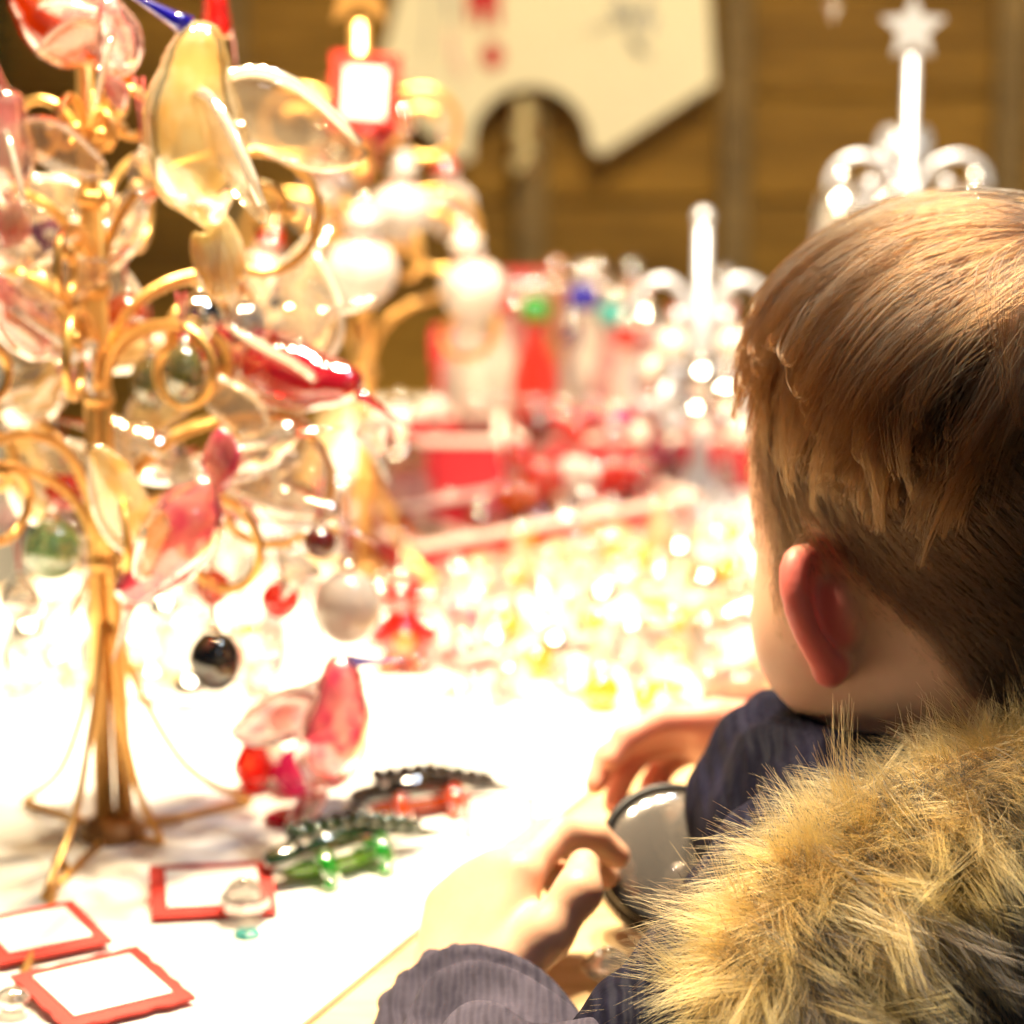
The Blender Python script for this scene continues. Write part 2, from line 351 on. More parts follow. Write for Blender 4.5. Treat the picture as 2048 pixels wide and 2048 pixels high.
# pendant lamps under the roof, above the counter; the wall spot is added
for i, (p, w, c_, ang, aim) in enumerate(LAMPS):
    cool = c_[0] < .95
    lp = thing('spot_lamp', 'black spotlight with a %s bulb fixed under the stall roof' % ('cool white' if cool else 'warm'), 'lamp', p, orient((Vector(aim) - Vector(p)).cross(Vector((1, 0, 0))), Vector(p) - Vector(aim)), 'spot lamps above the counter')
    s = MB(); s.lathe([(.012, .13), (.02, .125), (.055, .06), (.085, .0), (.081, .0), (.052, .056), (.018, .12), (.012, .122)], 24); s.build('shade', M['darkmetal'], lp)
    s = MB(); s.ell((0, 0, .075), (.026, .026, .034), 14, 8); s.build('bulb', M['bulbcool' if cool else 'bulb'], lp)
    s = MB(); s.tube([(0, 0, .12), (0, 0, .20)], .006, 8); s.build('stem', M['darkmetal'], lp)
    ld = bpy.data.lights.new('lamp_light', 'SPOT'); ld.energy = w; ld.color = c_; ld.spot_size = R(ang); ld.spot_blend = .55; ld.shadow_soft_size = .035
    lo = bpy.data.objects.new('lamp_light', ld); COL.objects.link(lo); lo.parent = lp; lo.location = (0, 0, .025)
# ------------------------------------------------------------------ wire stands
def scroll(Rr, H, c, turns=1.25, shrink=.45, start=.003):
    """an arm in its own plane: up and out from the pole, then curling in on itself"""
    P = []
    b0, b1, b2, b3 = Vector((start, 0)), Vector((Rr * .06, H * .75)), Vector((Rr * .32, H)), Vector((Rr - c, H))
    for i in range(13):
        t = i / 12; q = (1 - t) ** 3 * b0 + 3 * t * (1 - t) ** 2 * b1 + 3 * t * t * (1 - t) * b2 + t ** 3 * b3; P.append((q.x, q.y))
    n = int(20 * turns)
    for i in range(1, n + 1):
        f = i / n; a = R(90) - 2 * math.pi * turns * f; cc = c * (1 - (1 - shrink) * f)
        P.append((Rr - c + cc * math.cos(a), H - c + cc * math.sin(a)))
    return P
def star_poly(r1, r2, n=5, a0=90):
    return [((r1 if k % 2 == 0 else r2) * math.cos(R(a0 + k * 180 / n)), (r1 if k % 2 == 0 else r2) * math.sin(R(a0 + k * 180 / n))) for k in range(2 * n)]
def stand(name, label, base, tiers, height, mat, wire, pole_r, feet=None, finial='star', group=None, foot_z=.11, flatbars=False, star_r=.019):
    """tiers: (z, [(azimuth, reach, rise, curl, turns)])"""
    s = thing(name, label, 'ornament stand', base, None, group)
    p = MB()
    if flatbars:
        p.tube([(-.0035, 0, .006), (-.0035, 0, foot_z + .01), (-.001, 0, height)], [.005, .0045, .0038], 10)
        p.tube([(.0065, .002, .0), (.0055, .002, foot_z * .6), (.0035, .0, foot_z + .03), (.002, 0, height * .8)], [.0045, .0045, .004, .003], 10)
    else: p.tube([(0, 0, 0), (0, 0, height)], pole_r, 12)
    p.build('pole', mat, s)
    for z, arms in tiers:
        cl_ = MB(); cl_.lathe([(pole_r + .001, z - .004), (pole_r + .003, z - .002), (pole_r + .003, z + .002), (pole_r + .001, z + .004)], 14); cl_.build('collar', mat, s)
        for az, reach, rise, curl, turns in arms:
            a = MB(); q = scroll(reach, rise, curl, turns)
            pts = [(r * math.cos(R(az)), r * math.sin(R(az)), z + h) for r, h in q]
            a.tube(pts, wire, 8); a.ell(pts[-1], (wire * 1.7,) * 3, 10, 6); a.build('arm', mat, s)
    for az, fr in (feet or []):
        f = MB(); d = Vector((math.cos(R(az)), math.sin(R(az)), 0))
        f.tube(crv([d * .004 + Vector((0, 0, foot_z)), d * fr * .22 + Vector((0, 0, foot_z * .66)), d * fr * .55 + Vector((0, 0, foot_z * .25)), d * fr + Vector((0, 0, wire))], 18), wire * .8, 8)
        f.tube([d * fr + Vector((0, 0, wire)), d * .006 + Vector((0, 0, wire))], wire * .8, 8); f.build('foot', mat, s)
    b = MB(); b.lathe([(.016, 0), (.017, .004), (.013, .008), (pole_r, .012)], 20); b.build('base', M['golddark'] if mat is M['gold'] else mat, s)
    if finial == 'star':
        f = MB(); f.prism(star_poly(star_r, star_r * .45), .006, Matrix.Translation((0, .003, height + star_r * .8)) @ Matrix.Rotation(R(90), 4, 'X')); f.build('star', mat, s, False)
    else:
        f = MB(); f.ell((0, 0, height + .004), (.0065,) * 3, 14, 10); f.build('tip_ball', mat, s)
    return s
FB = at_z(225, 1672)
gs = stand('ornament_stand', 'tall gold wire stand with curling arms, hung with glass birds and baubles', FB,
    [(.140, [(8, .116, .070, .037, 1.0), (200, .10, .055, .026, 1.0), (95, .11, .05, .026, 1.1), (285, .085, .05, .024, 1.0), (55, .112, .055, .03, .95), (150, .09, .07, .024, 1.0), (335, .09, .04, .026, 1.0), (235, .095, .075, .028, 1.0)]),
     (.222, [(28, .085, .055, .028, 1.1), (215, .085, .045, .024, 1.0), (330, .07, .04, .022, 1.0), (110, .085, .05, .024, 1.0), (165, .075, .06, .020, 1.0), (60, .10, .045, .026, 1.1), (265, .07, .05, .022, 1.0), (0, .065, .035, .02, 1.0)]),
     (.275, [(14, .112, .062, .033, 1.2), (178, .09, .05, .026, 1.0), (80, .10, .05, .026, 1.0), (260, .06, .035, .018, 1.0)]),
     (.318, [(20, .033, .050, .014, .62), (160, .042, .045, .016, .8), (250, .035, .05, .014, .7), (75, .05, .06, .016, .9), (305, .024, .042, .010, .7)])],
    .46, M['gold'], .0024, .0046, [(34, .078), (138, .066), (256, .09), (-30, .03)], 'star', None, .11, True)
G2 = Vector((at_y(725, 600, 2.05).x, 2.05, TZ))
stand('ornament_stand', 'slim gold wire stand with star tip, hung with white snowmen', G2,
    [(.255, [(0, .062, .05, .024, 1.1), (180, .062, .05, .024, 1.1), (55, .05, .052, .02, 1.0), (125, .05, .052, .02, 1.0), (235, .045, .05, .018, 1.0), (300, .048, .05, .018, 1.0)]),
     (.19, [(8, .075, .052, .028, 1.15), (172, .075, .05, .026, 1.15), (60, .07, .05, .024, 1.1), (240, .06, .045, .022, 1.0), (120, .07, .05, .024, 1.1), (310, .06, .04, .02, 1.0)]),
     (.13, [(20, .09, .045, .024, 1.0), (160, .09, .045, .024, 1.0), (270, .07, .04, .02, 1.0)])],
    .345, M['gold'], .0026, .0055, [(40, .07), (140, .07), (220, .07), (320, .07)], 'star', None, .07, False, .027)
S1 = Vector((at_y(1822, 200, 2.15).x, 2.15, TZ)); zt = at_y(1822, 110, 2.15).z - TZ
stand('ornament_stand', 'silver wire stand with large star tip, hung with glass bells', S1,
    [(.205, [(0, .054, .043, .021, .80), (180, .054, .043, .021, .80), (62, .034, .056, .011, .8), (118, .034, .056, .011, .8), (270, .036, .03, .012, .8)]),
     (.12, [(10, .085, .05, .024, .85), (190, .085, .05, .024, .85), (70, .07, .05, .02, .85), (250, .07, .05, .02, .85)])],
    zt, M['silver'], .0030, .0042, [(45, .06), (135, .06), (225, .06), (315, .06)], 'star', None, .06, False, .021)
S2 = Vector((at_y(1404, 600, 2.19).x, 2.19, TZ)); zt = at_y(1404, 447, 2.19).z - TZ
stand('ornament_stand', 'short silver wire stand with ball tip and wide paired scrolls', S2,
    [(.098, [(2, .049, .062, .023, .72), (178, .049, .062, .023, .72)]),
     (.060, [(20, .052, .045, .02, .8), (160, .052, .045, .02, .8), (235, .05, .04, .018, .8), (305, .05, .04, .018, .8)])],
    zt, M['silver'], .0036, .0048, [(45, .038), (135, .038), (225, .038), (315, .038)], 'ball', None, .045)
# ------------------------------------------------------------------ glass birds
def bird(label, loc, fwd, up, s, body, wing, beak, spread=1.0, beakdir=(0, 1, -.12), group=None, tail=True):
    """body along +Y, back towards +Z; about 75 mm long at s = 1"""
    t = thing('glass_bird', label, 'ornament', loc, orient(fwd, up), group, s * (1 if s > 1.28 else .78))
    b = MB(); path = crv([(0, -.034, -.004), (0, -.022, -.004), (0, -.006, -.002), (0, .010, .002), (0, .021, .007), (0, .030, .010), (0, .037, .009)], 18)
    rr = [.003, .0055, .0085, .011, .0128, .0138, .0143, .0142, .0136, .0128, .0116, .0104, .0095, .0092, .0094, .0092, .008, .0058, .002]
    b.tube(path, [q * (1.28 if 2 < i < 14 else 1.1) for i, q in enumerate(rr)], 16); b.build('body', body, t)
    bd = Vector(beakdir).normalized(); p0 = Vector((0, .0355, .009))
    k = MB(); k.tube([p0, p0 + bd * .006, p0 + bd * .018, p0 + bd * .034], [.0042, .0028, .0013, .0005], 8); k.build('beak', beak, t)
    for sx in (-1, 1):
        w = MB(); V = []; F = []; n = 10; L_ = .056
        for i in range(n + 1):
            f = i / n; wd = .017 * math.sin(math.pi * (f * .86 + .10)) ** .8; y = .006 - .020 * f - .010 * f * f
            x = sx * (.006 + L_ * f * .62 * spread); z = .008 + L_ * f * .72 - .006 * f * f
            for j in range(5):
                g_ = (j / 4 - .5) * 2; th = .0022 * (1 - .55 * abs(g_)) * (1 - .4 * f)
                V.append((x, y + g_ * wd, z - abs(g_) * .002 + th)); V.append((x, y + g_ * wd, z - abs(g_) * .002 - th))
        for i in range(n):
            for j in range(4):
                a = (i * 5 + j) * 2; c_ = ((i + 1) * 5 + j) * 2
                F += [(a, a + 2, c_ + 2, c_), (a + 1, c_ + 1, c_ + 3, a + 3)]
            a = i * 10; c_ = a + 10; F += [(a, c_, c_ + 1, a + 1), (a + 8, a + 9, c_ + 9, c_ + 8)]
        F += [(0, 1, 3, 2), (2, 3, 5, 4), (4, 5, 7, 6), (6, 7, 9, 8)]; e_ = n * 10
        F += [(e_ + a, e_ + a + 2, e_ + a + 3, e_ + a + 1) for a in (0, 2, 4, 6)]
        w.add(V, F); wo = w.build('wing', wing, t)
        r_ = MB(); r_.tube([Vector(V[(i * 5) * 2 + 8]) * .999 for i in range(n + 1)], [.0021] * n + [.0015], 6); r_.build('wing_edge', M['wedge'], wo)
    if tail:
        f = MB()
        for k in range(5):
            a = R((k - 2) * 16); f.ell((math.sin(a) * .018, -.034 - math.cos(a) * .013, -.006), (.0055, .013, .0028), 10, 6, Matrix.Rotation(0, 4, 'Z'))
        f.build('tail', body, t)
    h = MB(); h.tube([(.0035 * math.cos(k * .55), 0, .0165 + .0035 * math.sin(k * .55)) for k in range(12)], .0008, 5); h.build('hanging_loop', M['cap'], t)
    return t
FY = FB.y
bird('large pale yellow glass bird with cobalt beak and clear wings on the gold stand', at_y(392, 262, FY - .075), (-.25, -.05, .95), (.85, -.45, .15), 1.3, M['paleyel'], M['wing'], M['blue'], .8, (-.25, .75, -.75))
bird('pink and amber glass bird perched highest on the gold stand', at_y(105, 55, FY - .03), (-.75, -.2, .45), (-.3, -.3, .9), .95, M['amber'], M['palepinkg'], M['amber'], 1.0)
bird('milky pink glass bird hung beside the pole near the pale yellow bird', at_y(235, 80, FY - .05), (.2, -.4, .9), (-.6, -.7, .2), .8, M['palepinkg'], M['wing'], M['pink'], .9)
bird('rose and white glass bird at the outer left arm of the gold stand', at_y(10, 300, FY - .04), (-.15, -.1, .95), (.75, -.5, .1), 1.0, M['palepinkg'], M['wing'], M['pink'], .9)
bird('plum glass bird with clear raised wings below the upper arms of the gold stand', at_y(120, 520, FY + .05), (-.55, .2, .6), (.55, -.35, .75), .95, M['purple'], M['wing'], M['purple'], .8)
bird('ruby glass bird with tall clear wings on the gold stand', at_y(575, 745, FY + .02), (.85, -.2, -.42), (.15, -.35, .9), 1.27, M['ruby'], M['wing'], M['ruby'], 1.1)
bird('pink glass bird with cream wings under the inner arms of the gold stand', at_y(350, 1080, FY - .07), (-.35, .1, -.8), (-.75, -.55, .35), 1.25, M['pink'], M['paleyel'], M['pink'], .8)
bird('speckled rose glass bird with dark blue beak hanging low above the cloth', at_y(668, 1462, FY - .03), (.42, -.1, .88), (-.75, .45, .40), 1.24, M['pink'], M['palepinkg'], M['blue'], .35, (.15, .62, -.85))
bird('clear glass bird with amber tint behind the green baubles', at_y(235, 690, FY + .045), (.6, .4, -.3), (-.2, -.5, .9), 1.0, M['paleyel'], M['wing'], M['amber'], 1.0)
bird('small clear glass bird hanging above the dark bauble', at_y(500, 905, FY - .02), (.9, -.1, .2), (0, -.5, .9), .9, M['crystal'], M['wing'], M['orange'], 1.0)
bird('clear glass bird with plum edge on the outer left of the gold stand', at_y(-10, 470, FY + .02), (-.5, 0, .4), (.6, -.4, .8), 1.0, M['crystal'], M['wing'], M['purple'], 1.0)
for lab, px, py, dy, fw, up_, sc_, bm, wm, km in (
    ('tan clear glass bird tucked behind the pole under the plum bird', 225, 470, .03, (.7, -.2, .5), (-.4, -.5, .8), .95, 'crystal', 'wing', 'amber'),
    ('clear glass bird with rose belly at the outer left middle arm', 45, 640, -.02, (-.6, -.2, .5), (.5, -.5, .7), 1.0, 'palepinkg', 'wing', 'pink'),
    ('clear glass bird with raised wing between the ruby bird and the silver balls', 555, 660, .06, (-.5, .3, -.3), (.5, -.3, .85), 1.25, 'crystal', 'wing', 'copper'),
    ('honey coloured glass bird inside the left lower arms', 70, 790, .02, (.6, -.3, .3), (-.3, -.5, .8), 1.0, 'paleyel', 'wing', 'amber'),
    ('clear glass bird with honey wings above the pink bird', 285, 900, .03, (-.8, .1, .2), (.1, -.5, .9), 1.0, 'crystal', 'paleyel', 'amber'),
    ('rose glass bird half hidden behind the large lower scroll', 480, 1000, .06, (.5, .3, -.5), (.4, -.5, .7), 1.0, 'palepinkg', 'wing', 'pink'),
    ('clear glass bird beside the dark red bead', 585, 1010, .01, (.7, -.3, -.3), (.1, -.6, .8), .9, 'crystal', 'wing', 'palepinkg'),
    ('honey glass bird low on the left, beyond the pale green ball', 60, 960, .05, (-.4, .2, .7), (.6, -.4, .6), .95, 'paleyel', 'wing', 'amber'),
    ('pale rose glass bird hanging under the lower left arms', 210, 1130, .02, (.3, -.2, .8), (-.7, -.5, .2), .85, 'palepinkg', 'wing', 'pink')):
    bird(lab, at_y(px, py, FY + dy), fw, up_, sc_, M[bm], M[wm], M[km], 1.0)
def thread(o, a, b):
    Mi = Matrix.LocRotScale(o.location, o.rotation_quaternion, o.scale).inverted(); m = MB(); m.tube([Mi @ Vector(a), Mi @ Vector(b)], .0006, 5); return m.build('hanging_thread', M['redrib'], o)
rose = [o for o in COL.objects if o.get('label', '').startswith('speckled rose')][0]
thread(rose, at_y(690, 1385, FY - .03), at_y(612, 1195, FY - .012))
# ------------------------------------------------------------------ baubles and drops
def bauble(label, loc, r, mat, sq=1.0, ribbon=None, group=None, name='glass_bauble', rib=0):
    t = thing(name, label, 'ornament', loc, None, group)
    b = MB(); pr = [(r * math.cos(R(a)) + .0002, r * sq * math.sin(R(a))) for a in range(-90, 80, 10)]; b.lathe(pr, 26, None, rib, 8); b.build('ball', mat, t)
    z = r * sq * .985
    c_ = MB(); c_.lathe([(r * .24, z - r * .05), (r * .27, z + r * .02), (r * .27, z + r * .22), (r * .2, z + r * .28), (.0008, z + r * .3)], 14, None, .04, 7); c_.build('cap', M['cap'], t)
    l_ = MB(); l_.tube([(r * .16 * math.cos(k * .55), 0, z + r * .42 + r * .16 * math.sin(k * .55)) for k in range(12)], r * .035, 5); l_.build('hanging_loop', M['cap'], t)
    if ribbon:
        rb = MB(); rb.tube([(0, 0, z + r * .5), (.0015, 0, z + r * .5 + ribbon)], [.0014, .0014], 6, None, .35); rb.tube([(0, 0, z + r * .5), (-.0025, .001, z + r * .5 + ribbon)], [.0014, .0014], 6, None, .35); rb.build('ribbon', M['redrib'], t)
    return t
K = .000237
for lab, px, py, dy, rp, m, sq, rib in (
    ('silvered glass ball beside the ruby bird', 400, 632, 0, 46, 'mirror', 1, .02), ('second silvered glass ball, closer to the ruby bird', 490, 645, .03, 42, 'greyg', 1, .02),
    ('amber glass ball above the smoky green drops', 252, 628, .02, 42, 'amber', 1, .02), ('smoky green oval glass drop on a middle arm of the gold stand', 368, 748, -.03, 40, 'olive', 1.5, .02),
    ('paler smoky green glass drop tucked behind its darker twin', 300, 768, .0, 40, 'olive', 1.4, .02), ('pale green swirled glass ball on the left lower arm', 105, 1100, -.02, 56, 'palegreen', 1.1, .0),
    ('red glass ball above the pale green swirled one', 130, 985, .03, 40, 'redg', 1, .02), ('dark smoked glass bauble with silver crown hanging low on the gold stand', 430, 1322, -.05, 50, 'black', 1.2, .02),
    ('dark red glass bead inside the large lower scroll', 640, 1085, -.02, 32, 'dkred', 1, .02), ('orange red glass ball under the lower arms', 560, 1200, .04, 40, 'redg', 1, .02),
    ('brown amber glass ball above the dark smoked bauble', 425, 1175, .03, 36, 'amber', 1.1, .02), ('clear glass drop at the tip of the upper hook', 285, 345, -.03, 28, 'clear', 1.6, .03),
    ('plum glass ball beside the pole of the gold stand', 385, 1020, .05, 34, 'purple', 1, .02), ('small clear glass ball on the far left arm', 40, 1200, 0, 40, 'crystal', 1, .02)):
    bauble(lab, at_y(px, py, FY + dy), rp * K, M[m], sq, rib if rib else None)
# frosted white bell drop and clear icicles
def spike(label, loc, L_, r, mat, tilt=0, group=None):
    t = thing('glass_icicle', label, 'ornament', loc, Matrix.Rotation(R(tilt), 3, 'Y'), group)
    b = MB(); b.lathe([(.0004, -L_), (r * .25, -L_ * .7), (r * .45, -L_ * .45), (r * .7, -L_ * .25), (r, -L_ * .08), (r * .8, 0), (r * .3, L_ * .06), (.0006, L_ * .1)], 8); b.build('drop', mat, t, False)
    l_ = MB(); l_.tube([(.002 * math.cos(k * .55), 0, L_ * .1 + .002 + .002 * math.sin(k * .55)) for k in range(12)], .0006, 5); l_.build('hanging_loop', M['cap'], t)
    return t
spike('clear cut-glass icicle hanging inside the large lower scroll', at_y(560, 905, FY - .01), .030, .011, M['crystal'])
spike('clear cut-glass icicle beyond the large lower scroll', at_y(735, 850, FY + .06), .034, .009, M['crystal'], -20)
spike('clear cut-glass icicle beside the ruby bird wing', at_y(610, 590, FY + .05), .02, .008, M['crystal'], 35)
spike('clear cut-glass icicle close to the gold pole under the pale yellow bird', at_y(155, 690, FY - .03), .026, .010, M['crystal'], -15)
spike('clear cut-glass icicle beside the snowman stand foot', at_y(800, 800, FY + .2), .03, .010, M['crystal'])
spike('clear cut-glass icicle low under the pale green ball', at_y(600, 1120, FY - .03), .022, .012, M['crystal'], 25)
b = bauble('frosted white bell-shaped drop beside the red glass bear', at_y(695, 1215, FY + .03), 70 * K, M['white'], 1.15, .03)
# red bell and ribbons at the top of the gold stand
t = thing('red_bell', 'red glass bell on doubled red ribbons beside the pale yellow bird', 'ornament', at_y(432, 30, FY + .02))
b = MB(); b.lathe([(.0005, .012), (.004, .011), (.006, .006), (.0075, -.004), (.0085, -.010), (.0075, -.010), (.005, 0)], 18); b.build('bell', M['redg'], t)
b = MB()
for dx, L_ in ((-.005, .035), (.006, .025)): b.tube(crv([(dx * .2, .004, .012), (dx, .006, -.005), (dx * 1.4, .005, -L_)], 10), .003, 6, None, .2)
b.build('ribbon', M['redrib'], t)
# ------------------------------------------------------------------ snowmen on the second stand
def snowman(label, loc, s=1, tilt=0, tw=0, hat='white', scarf='redg'):
    t = thing('snowman_ornament', label, 'ornament', loc, Matrix.Rotation(R(tilt), 3, 'Y') @ rz(tw), 'white snowmen on the slim gold stand', s * .76)
    b = MB(); b.ell((0, 0, -.040), (.0255, .0245, .0235), 22, 14); b.lathe([(.010, -.0640), (.0135, -.0628), (.0135, -.0585), (.010, -.0575)], 18); b.build('body', M['white'], t)
    b = MB(); b.ell((0, 0, -.0135), (.0125, .012, .0115), 18, 12); b.build('head', M['white'], t)
    b = MB(); b.tube([(.0105 * math.cos(k * .45), .0105 * math.sin(k * .45), -.0215 + .001 * math.sin(k)) for k in range(15)], .0034, 8)
    b.tube(crv([(.009, -.008, -.022), (.014, -.012, -.030), (.0165, -.011, -.040)], 8), .0032, 6, None, .5); b.build('scarf', M[scarf], t)
    b = MB(); b.lathe([(.0125, -.0055), (.0135, -.004), (.0125, -.0025), (.0085, -.002), (.0075, .006), (.0070, .0075), (.001, .008)], 18); b.build('hat', M[hat], t)
    b = MB(); b.tube([(0, -.011, -.0135), (.001, -.0175, -.0145)], [.0018, .0004], 7); b.build('nose', M['orange'], t)
    b = MB()
    for z in (-.033, -.041): b.ell((0, -.0242 + abs(z + .037) * .2, z), (.0016,) * 3, 8, 6)
    b.build('buttons', M['black'], t)
    b = MB(); b.lathe([(.004, .008), (.0045, .009), (.0045, .012), (.001, .014)], 12); b.tube([(.002 * math.cos(k * .55), 0, .0155 + .002 * math.sin(k * .55)) for k in range(12)], .0006, 5); b.build('cap', M['cap'], t)
    b = MB(); b.tube([(0, 0, .017), (.001, 0, .030)], .0014, 6, None, .4); b.build('ribbon', M['redrib'], t)
    return t
SYs = 2.05
for lab, px, py, dy, s, tl, tw, hat in (
    ('largest white snowman hanging in front of the slim gold pole', 727, 425, -.07, 1.13, 3, -15, 'white'), ('white snowman with a red wreath, tilted, on the left arm of the slim gold stand', 545, 470, -.03, .85, 14, 10, 'redg'),
    ('white snowman under the upper left scroll of the slim gold stand', 628, 320, .03, .98, -4, 20, 'redg'), ('white snowman left of its close pair under the upper right scroll', 805, 320, -.03, 1.0, 4, -10, 'white'),
    ('white snowman right of its close pair under the upper right scroll', 888, 325, .03, .93, -5, 25, 'redg'), ('white snowman hanging low beside the coloured bottles', 930, 472, .0, 1.08, -8, -30, 'white'),
    ('white snowman half hidden behind the slim gold pole', 668, 300, .06, .85, 2, 40, 'greyg')):
    o = snowman(lab, at_y(px, py, SYs + dy), s, tl, tw, hat)
    if 'wreath' in lab:
        w = MB(); w.tube([(.009 * math.cos(k * .5) + .012, -.0235, -.040 + .009 * math.sin(k * .5)) for k in range(14)], .0042, 8); w.build('wreath', M['redg'], o)
for lab, px, py, m in (('small plum glass bead under the left curl of the slim gold stand', 640, 262, 'greyg'), ('small magenta glass bead under the red edged price tag', 770, 262, 'magenta'), ('small amber glass bead under the right curl of the slim gold stand', 805, 240, 'copper')):
    bauble(lab, at_y(px, py, SYs - .03), .008, M[m], 1.2, .01)
# ------------------------------------------------------------------ price cards
def card(label, loc, rot, w, h, bw, wavy=0, tagname='price_card', group=None, writing=0):
    t = thing(tagname, label, 'price card', loc, rot, group)
    def outline(a, b_, amp):
        P = []
        for (x0, y0, x1, y1) in ((-a, -b_, a, -b_), (a, -b_, a, b_), (a, b_, -a, b_), (-a, b_, -a, -b_)):
            for k in range(10):
                f = k / 10; nx, ny = (y1 - y0), -(x1 - x0); l = math.hypot(nx, ny); q = amp * math.sin(f * math.pi * 8) * random.uniform(.4, 1.1)
                P.append((x0 + (x1 - x0) * f + nx / l * q, y0 + (y1 - y0) * f + ny / l * q))
        return P
    b = MB(); b.prism(outline(w / 2, h / 2, wavy), .0015); b.build('border', M['cardred'], t, False)
    b = MB(); b.prism(outline(w / 2 - bw, h / 2 - bw, 0), .0012, Matrix.Translation((0, 0, .0014))); pn = b.build('panel', M['card'], t, False)
    return t
lay = lambda a, tilt=8: rz(a) @ Matrix.Rotation(R(tilt), 3, 'X')
card('red bordered white price card beside the green glass crocodile', at_z(425, 1782, TZ + .005), lay(7, 6), .058, .052, .0075)
card('red bordered white price card by the front foot of the gold stand', at_z(75, 1868, TZ + .005), lay(30, 5), .054, .046, .007)
card('wavy red edged white price card closest to the counter front', at_z(205, 1978, TZ + .005), lay(33, 5), .062, .056, .0075, .0009)
card('small white price card propped behind the orange glass crocodile', at_z(1000, 1640, TZ + .008), lay(-4, 55), .034, .024, .002)
card('red bordered square price tag tied to the slim gold pole', at_y(730, 185, SYs - .04), Matrix.Rotation(R(82), 3, 'X') @ rz(-4), .041, .046, .0085, .001)
rb = thing('ribbon_bow', 'dark red ribbon bow under the red bordered square price tag', 'ribbon', at_y(735, 262, SYs - .045))
b = MB()
for sx in (-1, 1): b.tube(crv([(0, 0, 0), (sx * .010, -.003, .007), (sx * .016, 0, .001), (sx * .010, .003, -.005), (0, 0, 0)], 14), .003, 6, None, .3)
b.build('loops', M['redrib'], rb)
b = MB(); b.tube(crv([(0, 0, 0), (.006, 0, -.012), (.004, 0, -.024)], 8), .003, 6, None, .25); b.tube(crv([(0, 0, 0), (-.004, 0, -.010), (-.008, 0, -.02)], 8), .003, 6, None, .25); b.build('ends', M['redrib'], rb)
b = MB(); b.ell((0, -.002, 0), (.004, .004, .004), 10, 6); b.build('knot', M['redrib'], rb)
# ------------------------------------------------------------------ glass crocodiles
def croc(label, loc, rot, s, back, belly, leg):
    t = thing('glass_crocodile', label, 'figurine', loc, rot, None, s)
    b = MB(); path = crv([(-.036, .002, .010), (-.025, 0, .012), (-.010, 0, .013), (.006, .001, .012), (.022, .004, .008), (.036, .002, .006), (.047, -.003, .005)], 20)
    b.tube(path, [.004, .0055, .0062, .006, .0068, .008, .009, .0098, .010, .010, .0095, .0088, .0078, .0068, .0058, .0048, .004, .0032, .0024, .0016, .0008], 14, None, .75); b.build('body', back, t)
    b = MB()
    for k in range(9):
        x = -.022 + k * .0066; z = .020 - max(0, k - 4) * .0021
        for y in (-.0035, .0035): b.ell((x, y, z), (.0034, .0026, .0032), 8, 6)
    b.build('back_ridge', back, t)
    b = MB(); b.ell((-.004, 0, .0065), (.026, .0095, .0055), 14, 8); b.build('belly', belly, t)
    for x, y in ((-.014, -.012), (-.014, .012), (.012, -.012), (.012, .012)):
        l_ = MB(); l_.tube(crv([(x, y * .5, .010), (x - .003, y * 1.05, .009), (x - .001, y * 1.2, .003), (x - .007, y * 1.4, .0025)], 8), [.0045, .0045, .004, .0038, .0036, .0034, .0032, .003, .0015], 8); l_.build('leg', leg, t)
    for y in (-.0042, .0042):
        l_ = MB(); l_.ell((-.022, y, .0185), (.0026,) * 3, 10, 6); l_.build('eye', M['crystal'], t)
    return t
croc('dark green glass crocodile with lime legs beside a price card', at_z(690, 1738), rz(38), 1.24, M['dkgreen'], M['lime'], M['green'])
croc('orange glass crocodile with dark back behind the green one', at_z(850, 1622), rz(24), 1.1, M['black'], M['deeporange'], M['deeporange'])
# ------------------------------------------------------------------ small things lying on the cloth
def gem(name, label, loc, r, h, mat, rot=None, seg=8, group=None):
    t = thing(name, label, 'ornament', loc, rot, group)
    b = MB(); b.lathe([(r * .45, 0), (r, h * .38), (r * .96, h * .6), (r * .55, h), ], seg); b.build('stone', mat, t, False)
    c_ = MB(); c_.lathe([(r * .18, h), (r * .2, h * 1.12), (.0006, h * 1.16)], 10); c_.build('cap', M['cap'], t)
    return t
gem('glass_gem', 'bright red faceted glass gem next to the magenta one', at_z(508, 1580), .011, .024, M['redg'])
gem('glass_gem', 'magenta faceted glass gem behind the gold foot', at_z(592, 1586), .012, .022, M['magenta'])
gem('glass_gem', 'grey clear faceted glass gem between the red and magenta gems', at_z(548, 1575), .007, .026, M['crystal'])
gem('glass_gem', 'flat ruby glass gem in front of the magenta gem', at_z(578, 1645), .013, .006, M['ruby'])
gem('glass_gem', 'turquoise glass chip beside the clear crystal', at_z(495, 1872), .0065, .003, M['cyan'])
gem('glass_gem', 'clear cut crystal lying between the price cards and the turquoise chip', at_z(490, 1838), .012, .018, M['crystal'])
gem('glass_gem', 'clear cut crystal on the wooden border under the hands', at_z(1215, 1962, TZ - .003), .012, .014, M['crystal'])
def dish(name, label, loc, r, h, mat):
    o = MB().lathe([(r * .35, 0), (r * .6, h * .15), (r, h), (r * .96, h), (r * .55, h * .3), (.0005, h * .22)], 28).build(name, mat); o.location = loc; return tag(o, label, 'dish')
dish('glass_dish', 'small white oval dish behind the green glass crocodile', at_z(665, 1655), .018, .010, M['white'])
gh = thing('wire_hook', 'thin gold wire hook lying at the corner of the counter', 'hook', at_z(110, 1800))
